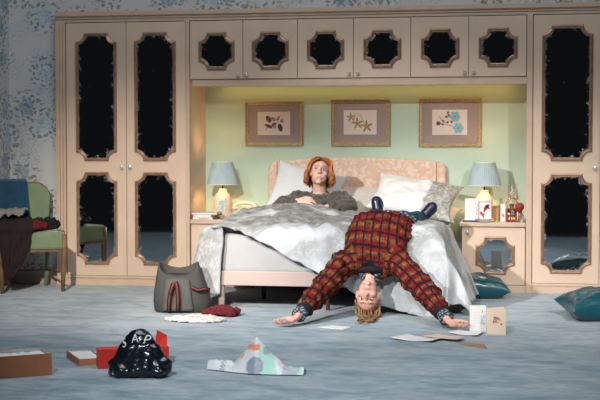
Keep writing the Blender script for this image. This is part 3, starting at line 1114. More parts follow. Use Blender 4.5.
# headboard with rounded shoulders and two piped seams
pts = [(BX0 + 0.003, 0.20), (BX1 - 0.003, 0.20)]
for k in range(9):
    a = PI / 2 * k / 8
    pts.append((BX1 - 0.003 - 0.08 + 0.08 * math.cos(a), 0.985 + 0.07 * math.sin(a)))
for k in range(1, 12):
    u = k / 12
    pts.append((BX1 - 0.083 + (BX0 + 0.083 - BX1 + 0.083) * u, 1.055 + 0.034 * math.sin(PI * u) ** 0.8))
for k in range(9):
    a = PI / 2 + PI / 2 * k / 8
    pts.append((BX0 + 0.003 + 0.08 + 0.08 * math.cos(a), 0.985 + 0.07 * math.sin(a)))
hb = part('headboard', MB().prism(pts, YB - 0.075, YB - 0.006), M_DAMASK, bed, bevel=0.018)
for x in (BX0 + 0.083, BX1 - 0.083):
    part('piping', MB().tube([(x, YB - 0.0745, 0.22), (x, YB - 0.0745, 0.6), (x, YB - 0.0745, 1.05)], 0.004, 6), mat('rust_piping', (0.36, 0.17, 0.10), 0.8), hb)


def rounded_slab(x0, x1, y0, y1, z0, z1, r, bulge=0.0, n=6, sub=14):
    """soft mattress-like block"""
    mb = MB()
    nu, nv = 40, 40
    cx, cy, cz = (x0 + x1) / 2, (y0 + y1) / 2, (z0 + z1) / 2
    hx, hy, hz = (x1 - x0) / 2, (y1 - y0) / 2, (z1 - z0) / 2

    def ring(z, ins):
        out = []
        for sx, sy, a0 in ((1, 1, 0), (-1, 1, PI / 2), (-1, -1, PI), (1, -1, 1.5 * PI)):
            rr = r
            for k in range(n + 1):
                a = a0 + PI / 2 * k / n
                out.append((cx + sx * (hx - rr) + (rr - ins) * math.cos(a), cy + sy * (hy - rr) + (rr - ins) * math.sin(a), z))
        return out
    rings = []
    e = min(r * 0.7, hz * 0.9)
    for k in range(6):
        a = PI / 2 * k / 5
        rings.append(ring(z0 + e * (1 - math.sin(a)) if k else z0 + e, 0) if False else ring(z0 + e - e * math.cos(a), e * (1 - math.sin(a))))
    for k in range(6):
        a = PI / 2 * k / 5
        rings.append(ring(z1 - e + e * math.sin(a), e * (1 - math.cos(a))))
    N = len(rings[0])
    vs = [p for rg in rings for p in rg]
    fs = []
    for i in range(len(rings) - 1):
        for k in range(N):
            k2 = (k + 1) % N
            fs.append((i * N + k, i * N + k2, (i + 1) * N + k2, (i + 1) * N + k))
    fs.append(tuple(range(N))[::-1])
    fs.append(tuple((len(rings) - 1) * N + k for k in range(N)))
    mb.add(vs, fs)
    return mb


part('mattress', rounded_slab(BX0 + 0.012, BX1 - 0.012, BY0 + 0.008, BY1 - 0.02, 0.251, 0.545, 0.07), M_SHEETBLUE, bed, smooth=True)


# ------------------------------------------------------------------ duvet
def edge_drop(h, R, flare):
    """arc length h past an edge -> (out, down)"""
    h = np.maximum(h, 0)
    q = PI * R / 2
    a = np.minimum(h, q) / R
    rest = np.maximum(h - q, 0)
    return R * np.sin(a) + rest * flare, R * (1 - np.cos(a)) + rest * math.sqrt(max(0.05, 1 - flare * flare))


def duvet_top(X, Y):
    z = 0.612 + 0 * X
    p1 = np.exp(-((X + 1.74) / 0.40) ** 2)
    z = z + 0.085 * p1 * sstep(Y, 9.35, 10.1)
    z = z + 0.055 * sstep(X, -1.5, -2.0) * sstep(Y, 9.5, 10.1)
    z = z + 0.045 * np.exp(-((X + 0.86) / 0.15) ** 2) * sstep(Y, 9.95, 9.5) * sstep(Y, 9.15, 9.3)
    dent = np.exp(-((X + 1.06) / 0.24) ** 4) * sstep(Y, 10.25, 10.0)
    z = z - 0.055 * dent
    return z


NA, NB_ = 150, 130
A = np.linspace(-0.60, 1.545 + 0.66, NA)
U = np.linspace(0, 1, NB_)
P = np.zeros((NA, NB_, 3))
PAT = np.zeros((NA, NB_, 3))
for i, a in enumerate(A):
    Xc = np.clip(BX0 + a, BX0, BX1)
    yh = 10.24 - 0.26 * sstep(np.array(Xc), -1.45, -1.05) - 0.05 * math.sin(a * 5)
    if a < 0:
        yh += 0.10 * min(1, -a / 0.3)
    hang = np.interp(BX0 + a, [-2.75, -2.30, -2.20, -1.97, -1.75, -1.53, -1.39, -1.0, -0.75, -0.5, -0.05], [0.0, 0.0, 0.03, 0.13, 0.25, 0.36, 0.43, 0.56, 0.68, 0.66, 0.30])
    yfoot = BY0 - 0.0
    if a < 0:
        hang = 0.03 + float(edge_drop(np.array(-a), 0.13, 0.30)[0]) + 0.05 * sstep(np.array(-a), 0.0, 0.10)
    yh = float(yh)
    total = (yh - yfoot) + float(hang)
    bb = U * total
    Y = yh - np.minimum(bb, yh - yfoot)
    X = np.full_like(Y, Xc)
    hb_ = bb - (yh - yfoot)
    ob, db = edge_drop(hb_, 0.09, 0.10 + 0.16 * float(sstep(np.array(a), 1.1, 1.8)))
    if a < 0:
        oa, da = edge_drop(np.array(-a), 0.13, 0.30)
        sx = -1
    elif a > 1.545:
        oa, da = edge_drop(np.array(a - 1.545), 0.13, 0.36)
        sx = 1
    else:
        oa, da, sx = np.array(0.0), np.array(0.0), 0
    wrap_x = 0.0
    if a < 0:                                   # the side drape turns the corner at the bed foot
        k_ = float(sstep(np.array(-a), 0.0, 0.10))
        Rw = 0.045
        q_ = np.maximum(hb_, 0)
        an_ = np.minimum(q_ / Rw, PI / 2)
        rest_ = np.maximum(q_ - Rw * PI / 2, 0)
        ob = ob * (1 - k_) + (Rw * np.sin(an_) + 0.05 * rest_) * k_
        db = db * (1 - k_)
        wrap_x = (Rw * (1 - np.cos(an_)) + rest_) * k_
    z = duvet_top(X, Y)
    down = (da ** 2.2 + db ** 2.2) ** (1 / 2.2)
    zz = z - down
    s_ = sstep(zz, 0.25, 0.62)
    # vertical folds in the hanging parts
    foldf = (0.028 * np.sin(a * 17 + 1.0 + 3 * np.sin(bb * 2.2)) + 0.006 * np.sin(a * 31 + 2)) * np.clip(db * 2.4, 0, 1)
    folds = (0.026 * np.sin(bb * 13 + 0.5) + 0.006 * np.sin(bb * 27 + 1)) * np.clip(float(da) * 2.4, 0, 1)
    P[i, :, 0] = X + sx * (oa + folds) + wrap_x
    P[i, :, 1] = Y - ob - foldf
    zf = np.maximum(zz, 0.022 + 0.010 * np.sin(a * 23 + bb * 9))
    P[i, :, 2] = zf
    # cloth that reaches the floor spreads outwards
    ex = np.maximum(0.022 - zz, 0)
    P[i, :, 0] += sx * ex * 0.6
    P[i, :, 1] -= ex * (0.5 if float(np.max(db)) > 0.2 else 0)
    PAT[i, :, 0] = a
    PAT[i, :, 1] = bb + (10.24 - yh)
# soft creases over the top
for i in range(NA):
    for j in range(NB_):
        x, y, z = P[i, j]
        k = 1.0 if z > 0.08 else 0.0
        crease = mnoise.noise(Vector((x * 5 + y * 3.0, y * 1.6 - x * 1.5, 3.1))) * 0.024 + (0.25 - abs(mnoise.noise(Vector((x * 7 + y * 6, y * 3 - x * 3, 7.7))))) * 0.040 + (0.2 - abs(mnoise.noise(Vector((x * 13 - y * 5, y * 9 + x * 4, 2.2))))) * 0.016
        P[i, j, 2] += crease * k
        P[i, j, 1] -= mnoise.noise(Vector((x * 6, z * 6, 1.7))) * 0.014 * k * float(sstep(np.array(z), 0.58, 0.45))
mb = MB()
mb.grid(P, flip=True)
me = mb.mesh('duvet', (-1.47, 9.7, 0), recalc=False)
vattr(me, 'pat', PAT.reshape(-1, 3))
duv = link('duvet', me, [M_DUVET, mat('pale_blue_lining', (0.54, 0.60, 0.66), 0.6, bump=0.1, bscale=12)], None, smooth=True)
duv.location = (-1.47, 9.7, 0)
sd = duv.modifiers.new('thick', 'SOLIDIFY')
sd.thickness = 0.018
sd.offset = -1
sd.material_offset = 1
sd.material_offset_rim = 0
sd.use_rim = True
tag(duv, 'crumpled pale duvet with grey leaf print hanging off the bed', 'duvet')


# ------------------------------------------------------------------ pillows and cushions
def pillow_mb(w, l, h, n=30, pinch=0.10, seed=0, wr=0.012, p=2.6):
    rr = random.Random(seed)
    mb = MB()
    g1 = np.zeros((n + 1, n + 1, 3))
    g2 = np.zeros((n + 1, n + 1, 3))
    for i in range(n + 1):
        for j in range(n + 1):
            u, v = 2 * i / n - 1, 2 * j / n - 1
            uu, vv = math.sin(u * PI / 2) * 0.35 + u * 0.65, math.sin(v * PI / 2) * 0.35 + v * 0.65
            x = uu * w / 2 * (1 - pinch * (1 - abs(v) ** 2) * abs(uu) ** 3 * 0.9)
            y = vv * l / 2 * (1 - pinch * (1 - abs(u) ** 2) * abs(vv) ** 3 * 0.9)
            t = max(0, (1 - abs(uu) ** p) * (1 - abs(vv) ** p)) ** 0.55
            d = mnoise.noise(Vector((x * 9 + seed * 3.3, y * 9, seed))) * wr + mnoise.noise(Vector((x * 22 + seed, y * 22 + seed, 2.0))) * wr * 0.5
            g1[i, j] = (x, y, h / 2 * t + d * t)
            g2[i, j] = (x, y, -h / 2 * t + d * 0.6 * t)
    mb.grid(g1)
    mb.grid(g2, flip=True)
    return mb


def pillow(name, w, l, h, mt, loc, rot, label, cat, group, seed=0, pinch=0.10, wr=0.012, p=2.6, trim=None):
    me = pillow_mb(w, l, h, 34, pinch, seed, wr, p).mesh(name)
    bm = bmesh.new()
    bm.from_mesh(me)
    bmesh.ops.remove_doubles(bm, verts=bm.verts, dist=0.0005)
    bm.to_mesh(me)
    bm.free()
    o = link(name, me, mt, None, smooth=True)
    o.location = loc
    o.rotation_euler = rot
    return tag(o, label, cat, group)


R_ = math.radians
PG = 'pillows on the bed'
pillow('pillow', 0.62, 0.44, 0.15, M_WHITE, (-1.875, 10.90, 0.80), (R_(70), R_(14), R_(0)), 'white pillow propped upright behind the red-haired woman', 'pillow', PG, 1, wr=0.016)
pillow('pillow', 0.60, 0.42, 0.15, M_CREAMCOTTON, (-1.40, 10.84, 0.70), (R_(38), R_(2), R_(-4)), 'cream pillow in the middle against the headboard', 'pillow', PG, 2, wr=0.018)
pillow('pillow', 0.66, 0.45, 0.15, M_CREAMCOTTON, (-0.90, 10.82, 0.63), (R_(12), R_(3), R_(-6)), 'cream pillow lying flat beneath the leaf-printed pillow', 'pillow', PG, 3, wr=0.012)
pillow('pillow', 0.74, 0.46, 0.18, M_PILLOWPRINT, (-0.94, 10.74, 0.765), (R_(38), R_(9), R_(-7)), 'large pale pillow with grey leaf-printed end, top right on the bed', 'pillow', PG, 4, wr=0.030, pinch=0.14)
CG = 'teal cushions on the floor'
pillow('cushion', 0.46, 0.42, 0.17, M_TEAL, (-0.385, 10.26, 0.092), (R_(3), R_(4), R_(8)), 'teal satin cushion on the carpet against the bedside cabinet', 'cushion', CG, 5, wr=0.02, pinch=0.2, p=3.2)
pillow('cushion', 0.52, 0.48, 0.20, M_TEAL, (0.475, 9.08, 0.105), (R_(4), R_(-3), R_(14)), 'teal satin cushion at the right edge of the carpet', 'cushion', CG, 6, wr=0.024, pinch=0.2, p=3.2)


# ------------------------------------------------------------------ people
def frame(fwd, up):
    """columns: right, forward, up"""
    f = Vector(fwd).normalized()
    u = Vector(up)
    u = (u - f * u.dot(f)).normalized()
    r = f.cross(u)
    return Matrix((r, f, u)).transposed()


HEAD_PARTS = [((0, -0.012, 0.030), (0.076, 0.094, 0.084)), ((0, 0.022, -0.028), (0.066, 0.066, 0.078)), ((0, 0.012, -0.060), (0.060, 0.056, 0.045)),
              ((0, 0.066, -0.098), (0.026, 0.020, 0.018)), ((0, 0.074, 0.032), (0.050, 0.016, 0.014)),
              ((0.036, 0.056, -0.024), (0.028, 0.026, 0.026)), ((-0.036, 0.056, -0.024), (0.028, 0.026, 0.026)),
              ((0, 0.076, -0.064), (0.028, 0.012, 0.018)), ((0, 0.085, -0.058), (0.022, 0.006, 0.0045)), ((0, 0.084, -0.068), (0.019, 0.007, 0.0055)),
              ((0.077, -0.008, -0.008), (0.010, 0.019, 0.031)), ((-0.077, -0.008, -0.008), (0.010, 0.019, 0.031)),
              ((0.011, 0.097, -0.028), (0.008, 0.009, 0.007)), ((-0.011, 0.097, -0.028), (0.008, 0.009, 0.007))]


def add_head(mb, c, F):
    c = Vector(c)
    for p, r in HEAD_PARTS:
        mb.ell(c + F @ Vector(p), r, F, 24, 16)
    mb.cap(c + F @ Vector((0, 0.084, 0.022)), 0.008, c + F @ Vector((0, 0.106, -0.022)), 0.0115)


def add_hand(mb, wrist, d, n, thumb_side, curls, sc=1.0, spread=0.10, thumb_open=0.8):
    """d: towards the fingers, n: palm normal, thumb_side: +1/-1 along d x n; curls: four fingers' bend per joint"""
    w = Vector(wrist)
    d = Vector(d).normalized()
    n = Vector(n)
    n = (n - d * n.dot(d)).normalized()
    s = d.cross(n) * thumb_side
    tips = []
    L = [(0.040, 0.024, 0.019), (0.044, 0.028, 0.021), (0.041, 0.026, 0.020), (0.032, 0.020, 0.017)]
    for k in range(4):
        off = (0.031 - 0.0208 * k) * sc
        mc0 = w + s * off * 0.55 + d * 0.012 * sc
        kn = w + s * off + d * (0.088 - 0.004 * abs(k - 1)) * sc
        mb.cap(mc0, 0.0135 * sc, kn, 0.0105 * sc, 12)
        dirv = (d + s * (spread * (1.5 - k) * 0.8)).normalized()
        p = kn
        ang = 0.0
        for q, ln in enumerate(L[k]):
            ang += curls[k] * (0.8 if q == 0 else 1.0)
            v = dirv * math.cos(ang) + n * math.sin(ang)
            p2 = p + v * ln * sc
            mb.cap(p, (0.0088 - 0.0008 * q) * sc, p2, (0.0082 - 0.0010 * q) * sc, 10)
            p = p2
        tips.append(p)
    mb.cap(w, 0.022 * sc, w + d * 0.05 * sc, 0.020 * sc, 12)
    # thumb leaves the side of the palm near its base
    t0 = w + s * 0.022 * sc + d * 0.026 * sc + n * 0.006 * sc
    t1 = t0 + (s * thumb_open + d * 0.75 + n * 0.35).normalized() * 0.040 * sc
    t2 = t1 + (s * thumb_open * 0.6 + d * 1.0 + n * 0.25).normalized() * 0.030 * sc
    t3 = t2 + (s * thumb_open * 0.3 + d * 1.0 + n * 0.15).normalized() * 0.024 * sc
    mb.cap(t0, 0.014 * sc, t1, 0.0110 * sc, 12)
    mb.cap(t1, 0.0105 * sc, t2, 0.0095 * sc, 12)
    mb.cap(t2, 0.0095 * sc, t3, 0.0080 * sc, 12)
    return tips


def finish_body(me, c, F):
    """sculpt the eye sockets and paint lips and cheeks on a remeshed body"""
    co = get_co(me)
    cv = np.array(c)
    Fm = np.array(F)
    loc = (co - cv) @ Fm
    near = (np.abs(loc[:, 0]) < 0.1) & (np.abs(loc[:, 1]) < 0.13) & (np.abs(loc[:, 2]) < 0.13)
    push = np.zeros(len(co))
    for sx in (-1, 1):
        dx = (loc[:, 0] - sx * 0.031) / 0.021
        dz = (loc[:, 2] - 0.008) / 0.013
        push += np.exp(-(dx * dx + dz * dz)) * (loc[:, 1] > 0.03) * near * 0.010
    mouth = np.exp(-((loc[:, 0] / 0.024) ** 4 + ((loc[:, 2] + 0.0632) / 0.0028) ** 2)) * (loc[:, 1] > 0.06) * near
    push += mouth * 0.003
    co2 = co - (Fm[:, 1])[None, :] * push[:, None]
    set_co(me, co2)
    lips = np.exp(-((loc[:, 0] / 0.022) ** 4 + ((loc[:, 2] + 0.0630) / 0.0078) ** 4)) * (loc[:, 1] > 0.06) * near
    cheek = sum(np.exp(-(((loc[:, 0] - sx * 0.042) / 0.022) ** 2 + ((loc[:, 2] + 0.026) / 0.02) ** 2)) for sx in (-1, 1)) * (loc[:, 1] > 0.0) * near
    nose = np.exp(-((loc[:, 0] / 0.014) ** 2 + ((loc[:, 2] + 0.028) / 0.012) ** 2)) * (loc[:, 1] > 0.08) * near
    nost = sum(np.exp(-(((loc[:, 0] - sx * 0.0085) / 0.004) ** 2 + ((loc[:, 2] + 0.036) / 0.004) ** 2)) for sx in (-1, 1)) * (loc[:, 1] > 0.085) * near
    fattr(me, 'tint', np.clip(lips * 0.85 + cheek * 0.22 + nose * 0.2 + nost, 0, 1))


def face_extras(root, c, F, base, brow, look=(0, 0)):
    c = Vector(c)
    for sx in (-1, 1):
        e = MB()
        ec = c + F @ Vector((sx * 0.031, 0.0725, 0.007))
        e.ell(ec, (0.0135, 0.0095, 0.0066), F, 16, 12)
        ob = part('eye', e, M_EYEW, root, smooth=True)
        ir = MB().ell(c + F @ Vector((sx * 0.031 + look[0] * 0.004, 0.0795, 0.0075 + look[1] * 0.003)), (0.0058, 0.0035, 0.0062), F, 12, 8)
        part('iris', ir, M_IRIS, ob, smooth=True)
        pts = [c + F @ Vector((sx * (0.031 + 0.0150 * t), 0.0818 - 0.004 * t * t, 0.0125 - 0.0055 * t * t)) for t in (-1, -0.6, -0.2, 0.2, 0.6, 1)]
        part('eyelashes', MB().tube(pts, [0.0006, 0.0015, 0.0019, 0.0019, 0.0016, 0.0007], 5), M_BROW, ob)
        pts = [c + F @ Vector((sx * x, y, z)) for x, y, z in ((0.014, 0.0915, 0.030), (0.026, 0.0905, 0.035), (0.038, 0.085, 0.036), (0.050, 0.074, 0.030))]
        part('eyebrow', MB().tube(pts, [0.0026, 0.0032, 0.0028, 0.001], 6, flat=0.6), brow, root)


def locks(mb, paths, r, n=5, flat=0.55, rr=random):
    for p in paths:
        k = len(p)
        s = rr.uniform(0.7, 1.25)
        rad = [r * s * (0.45 + 0.75 * math.sin(PI * min(1, (i + 0.8) / (k + 0.4)) ** 0.8)) for i in range(k)]
        rad[-1] = r * 0.2
        mb.tube(p, rad, n, flat)


def chain_coords(co, chains):
    """nearest bone for each vertex -> chain index, distance along, bone direction data"""
    best = np.full(len(co), 1e9)
    ci = np.zeros(len(co), int)
    al = np.zeros(len(co))
    off = np.zeros((len(co), 3))
    dirs = np.zeros((len(co), 3))
    for k, (pts, rads) in enumerate(chains):
        s0 = 0
        for i in range(len(pts) - 1):
            a, b_ = np.array(pts[i]), np.array(pts[i + 1])
            d = b_ - a
            L = np.linalg.norm(d)
            t = np.clip(((co - a) @ d) / (L * L), 0, 1)
            q = a + t[:, None] * d
            rad = rads[i] + (rads[i + 1] - rads[i]) * t
            dist = np.linalg.norm(co - q, axis=1) - rad
            sel = dist < best
            best = np.where(sel, dist, best)
            ci[sel] = k
            al[sel] = (s0 + t * L)[sel]
            off[sel] = (co - q)[sel]
            dirs[sel] = d / L
            s0 += L
    return ci, al, off, dirs


# ---- red-haired woman sitting up against the pillow
def person_in_bed():
    base = Vector((-1.70, 10.2, 0.58))
    H = Vector((-1.692, 10.50, 0.966))
    F = frame((0.16, -1.0, 0.36), (0.06, 0.38, 1.0))
    chest = Vector((-1.70, 10.44, 0.69))
    neck = Vector((-1.70, 10.54, 0.80))
    pel = Vector((-1.72, 9.98, 0.580))
    shR, shL = Vector((-1.875, 10.49, 0.745)), Vector((-1.525, 10.49, 0.750))
    elR, wrR = Vector((-1.975, 10.30, 0.705)), Vector((-1.835, 10.215, 0.745))
    elL, wrL = Vector((-1.435, 10.30, 0.700)), Vector((-1.58, 10.16, 0.70))
    b = MB()
    add_head(b, H, F)
    b.cap(H + F @ Vector((0, -0.02, -0.06)), 0.052, neck + Vector((0, -0.01, -0.02)), 0.056)
    b.ell(chest, (0.15, 0.10, 0.09))
    b.chain([neck - Vector((0, 0, 0.03)), chest, Vector((-1.71, 10.2, 0.63)), pel], [0.07, 0.085, 0.065, 0.055])
    for sh, el, wr in ((shR, elR, wrR), (shL, elL, wrL)):
        b.chain([chest + (sh - chest) * 0.4, sh, el, wr], [0.06, 0.046, 0.036, 0.026])
    for sx in (-1, 1):
        b.chain([pel + Vector((sx * 0.07, 0, 0)), Vector((-1.73 + sx * 0.10, 9.62, 0.585)), Vector((-1.75 + sx * 0.10, 9.40, 0.555))], [0.045, 0.036, 0.026])
    add_hand(b, wrR, (0.93, -0.25, 0.16), (0.1, 0.65, -0.75), -1, (0.35, 0.4, 0.45, 0.5), 0.98)
    add_hand(b, wrL, (-0.75, -0.6, -0.1), (0, 0.2, -1), 1, (0.3, 0.3, 0.35, 0.4), 0.98)
    me = remesh(b, 0.0045, 3)
    finish_body(me, H, F)
    co = get_co(me)
    set_co(me, co - np.array(base))
    root = link('person', me, M_SKIN1, None, smooth=True)
    root.location = base
    WL[root.name] = base
    tag(root, 'red-haired woman in a grey jumper sitting up in bed, looking upwards', 'person')
    face_extras(root, H, F, base, M_BROW, (0.3, 0.5))
    # jumper
    s = MB()
    s.ell(chest + Vector((0, 0.0, 0.0)), (0.185, 0.115, 0.105))
    s.ell(chest + Vector((0, 0.05, 0.055)), (0.145, 0.075, 0.062))
    s.chain([chest, Vector((-1.71, 10.2, 0.63)), pel + Vector((0, 0.05, 0))], [0.115, 0.095, 0.08])
    cR = [chest + Vector((-0.09, 0.05, 0.035)), shR, elR + Vector((-0.01, 0, 0)), wrR + Vector((-0.012, 0.004, -0.004))]
    cL = [chest + Vector((0.09, 0.05, 0.035)), shL, elL + Vector((0.01, 0, 0)), wrL + Vector((0.03, 0.02, 0))]
    s.chain(cR, [0.080, 0.076, 0.062, 0.040])
    s.chain(cL, [0.080, 0.080, 0.070, 0.045])
    sm = remesh(s, 0.008, 6)
    wrinkle(sm, 0.022, 13, 2.0)
    wrinkle(sm, 0.010, 30, 5.0)
    # scoop the neckline
    co = get_co(sm)
    set_co(sm, co - np.array(base))
    jm = link('jumper', sm, M_GREYKNIT, root, smooth=True)
    pts = []
    for k in range(25):
        a = 2 * PI * k / 24
        pts.append(neck + Vector((0.072 * math.cos(a), 0.055 * math.sin(a) - 0.012, -0.004 + 0.026 * math.sin(a))))
    part('neckband', MB().tube(pts, 0.0095, 8), M_GREYKNIT, jm, smooth=True)
    # bobbed hair
    h = MB()
    rr = random.Random(5)
    cap = MB()
    vs = []
    nu, nv = 36, 20
    grid = np.zeros((nu, nv, 3))
    for i in range(nu):
        for j in range(nv):
            a = 2 * PI * i / nu
            front = max(0.0, math.cos(a))
            thmax = 1.95 - 1.05 * front ** 1.2
            th = 0.02 + thmax * j / (nv - 1)
            p = Vector((0.085 * math.sin(th) * math.sin(a), -0.014 + 0.103 * math.sin(th) * math.cos(a), 0.034 + 0.091 * math.cos(th)))
            grid[i, j] = H + F @ p
    h.grid(grid, closed_u=True)
    paths = []
    for k in range(330):
        a = rr.uniform(0.98, 2 * PI - 0.98)            # 0 = face front
        side = 1 if a < PI else -1
        endz = rr.uniform(-0.108, -0.062) if abs(a - PI) > 0.5 else rr.uniform(-0.10, -0.06)
        p = []
        part_x = rr.uniform(-0.012, 0.012)
        lift = rr.uniform(0.0, 0.016)
        for t in range(11):
            u = t / 10
            if u < 0.5:
                th = 0.12 + (PI / 2 - 0.12) * (u / 0.5)
                st = math.sin(th)
                q = Vector((part_x * (1 - st) + (0.088 + lift) * st * math.sin(a), -0.014 + (0.104 + lift) * st * math.cos(a) * (1.0 if math.cos(a) < 0 else 0.86) , 0.034 + (0.094 + lift) * math.cos(th)))
            else:
                w_ = (u - 0.5) / 0.5
                flip = 0.020 * math.sin(w_ * PI * 0.9) + rr.uniform(-0.004, 0.016) * w_ ** 2
                q = Vector(((0.088 + lift + flip) * math.sin(a), -0.014 + (0.104 + lift + flip * 0.5) * math.cos(a) * (1.0 if math.cos(a) < 0 else 0.86), 0.034 + (endz - 0.034) * w_))
            q.x += 0.007 * math.sin(u * 6 + k)
            q.y += 0.005 * math.sin(u * 8 + k * 1.7)
            p.append(H + F @ q)
        paths.append(p)
    for k in range(60):                                   # swept fringe from the centre parting
        side = -1 if k % 2 else 1
        t0 = rr.uniform(0.02, 0.075)
        ez = rr.uniform(-0.095, -0.02)
        p = []
        for (x, y, z) in ((0.004, t0, 0.124 - t0 * 0.28), (0.030, t0 + 0.014, 0.117 - t0 * 0.35), (0.062, t0 * 0.8 + 0.002, 0.094 - t0 * 0.25), (0.086, t0 * 0.6 - 0.008, 0.050), (0.098, t0 * 0.4 - 0.004, -0.005), (0.101, t0 * 0.3 - 0.004, ez * 0.6 - 0.02), (0.090, t0 * 0.35, ez - 0.01)):
            p.append(H + F @ Vector((side * (x + rr.uniform(-0.003, 0.003)), y, z + rr.uniform(-0.003, 0.003))))
        paths.append(p)
    locks(h, paths, 0.0062, 5, 0.55, rr)
    part('hair', h, M_HAIRRED, root, smooth=True)
    ring = MB()
    for sx in (-1, 1):
        ec = H + F @ Vector((sx * 0.080, 0.004, -0.044))
        e = MB().ell(ec, (0.005, 0.005, 0.007), F, 10, 8)
        part('earring', e, M_BLACK, root, smooth=True)


person_in_bed()


# ---- woman hanging head-down over the foot of the bed
def person_over_bed_end():
    base = Vector((-1.08, 9.30, 0.55))
    H = Vector((-1.100, 8.915, 0.141))
    F = frame((-0.02, -1.0, 0.02), (-0.03, 0.10, -1.0))
    neckb = Vector((-1.088, 8.975, 0.325))
    spine = [Vector((-1.020, 9.40, 0.612)), Vector((-1.035, 9.23, 0.620)), Vector((-1.050, 9.095, 0.565)), Vector((-1.065, 9.025, 0.475)), Vector((-1.078, 8.995, 0.385)), Vector((-1.085, 8.985, 0.335))]
    # her right arm is on the left of the picture
    shR, shL = Vector((-1.275, 8.96, 0.360)), Vector((-0.885, 8.96, 0.366))
    elR, wrR = Vector((-1.405, 8.69, 0.190)), Vector((-1.500, 8.365, 0.058))
    elL, wrL = Vector((-0.675, 8.70, 0.195)), Vector((-0.515, 8.365, 0.060))
    b = MB()
    add_head(b, H, F)
    b.cap(H + F @ Vector((0, -0.022, -0.05)), 0.052, neckb, 0.055)
    b.chain(spine, [0.07, 0.065, 0.065, 0.07, 0.068, 0.062])
    b.ell(spine[3], (0.13, 0.062, 0.09))
    for sh, el, wr in ((shR, elR, wrR), (shL, elL, wrL)):
        b.chain([spine[4], sh, el, wr], [0.06, 0.045, 0.036, 0.025])
    hipR, hipL = Vector((-1.10, 9.50, 0.610)), Vector((-0.94, 9.50, 0.610))
    knR, knL = Vector((-1.15, 9.83, 0.612)), Vector((-0.86, 9.80, 0.612))
    anR, anL = Vector((-1.160, 10.13, 0.632)), Vector((-0.825, 10.06, 0.622))
    for hp, kn, an in ((hipR, knR, anR), (hipL, knL, anL)):
        b.chain([spine[0], hp, kn, an], [0.10, 0.085, 0.055, 0.04])
    add_hand(b, wrR, (-0.55, -0.74, -0.30), (-0.40, -0.25, 0.85), 1, (0.36, 0.40, 0.46, 0.52), 1.05, 0.14)
    add_hand(b, wrL, (0.66, -0.68, -0.30), (0.30, -0.25, 0.85), -1, (0.40, 0.44, 0.5, 0.55), 1.05, 0.12)
    me = remesh(b, 0.0045, 3)
    finish_body(me, H, F)
    co = get_co(me)
    co[:, 2] = np.maximum(co[:, 2], 0.006)
    set_co(me, co - np.array(base))
    root = link('person', me, M_SKIN2, None, smooth=True)
    root.location = base
    WL[root.name] = base
    tag(root, 'woman in a red and black checked cardigan hanging head-down over the bed end', 'person')
    face_extras(root, H, F, base, M_BROW, (0.0, -0.3))
    # cardigan
    s = MB()
    tr = [0.12, 0.125, 0.115, 0.115, 0.11, 0.08]
    wid = [0.205, 0.220, 0.228, 0.222, 0.20, 0.15]
    dense = []
    for i in range(len(spine) - 1):
        for t in (0, 0.5):
            dense.append((spine[i].lerp(spine[i + 1], t), wid[i] * (1 - t) + wid[i + 1] * t, (spine[i + 1] - spine[i]).normalized(), 0.098 if i < 4 else 0.085))
    for p, w_, d, th in dense[1:]:
        Fm = frame(d.cross(Vector((1, 0, 0))), d)
        s.ell(p, (w_, th, 0.10), Fm, 28, 14)
    cR = [spine[4] + Vector((-0.09, 0, 0.0)), shR, elR, wrR + (elR - wrR) * 0.36]
    cL = [spine[4] + Vector((0.09, 0, 0.0)), shL, elL, wrL + (elL - wrL) * 0.36]
    ra = [0.095, 0.092, 0.082, 0.056]
    s.chain(cR, ra)
    s.chain(cL, ra)
    sm = remesh(s, 0.007, 8)
    wrinkle(sm, 0.020, 12, 9.0)
    wrinkle(sm, 0.010, 26, 4.0)
    co = get_co(sm)
    co[:, 2] = np.maximum(co[:, 2], 0.012)

    def chaikin(pts, it=3):
        pts = [Vector(p) for p in pts]
        for _ in range(it):
            out = [pts[0]]
            for a_, b_ in zip(pts, pts[1:]):
                out += [a_.lerp(b_, 0.25), a_.lerp(b_, 0.75)]
            pts = out + [pts[-1]]
        return [tuple(p) for p in pts]
    chs = [(chaikin(q), r_) for q, r_ in ((spine, 0.13), (cR, 0.085), (cL, 0.085))]
    ci, al, off, dirs = chain_coords(co, [(q, [r_] * len(q)) for q, r_ in chs])
    pat = np.zeros((len(co), 3))
    for k in range(3):
        sel = ci == k
        if k == 0:
            pat[sel, 0] = (co[sel, 0] + 1.05) * 1.0 + 0.03
            pat[sel, 1] = al[sel]
        else:
            d = dirs[sel]
            u = np.cross(d, np.array([0, 1.0, 0.0]))
            u /= np.linalg.norm(u, axis=1)[:, None] + 1e-9
            v = np.cross(d, u)
            ang = np.arctan2((off[sel] * v).sum(1), (off[sel] * u).sum(1))
            pat[sel, 0] = ang * 0.076
            pat[sel, 1] = al[sel]
    # black ribbing at the neck
    dn = np.linalg.norm((co - np.array(neckb + Vector((0, -0.02, -0.005)))) * np.array([1, 1, 1.2]), axis=1)
    pat[:, 2] = np.where(dn < 0.088, 1.0, 0.0)
    vattr(sm, 'pat', pat)
    set_co(sm, co - np.array(base))
    cg = link('cardigan', sm, M_KNIT, root, smooth=True)
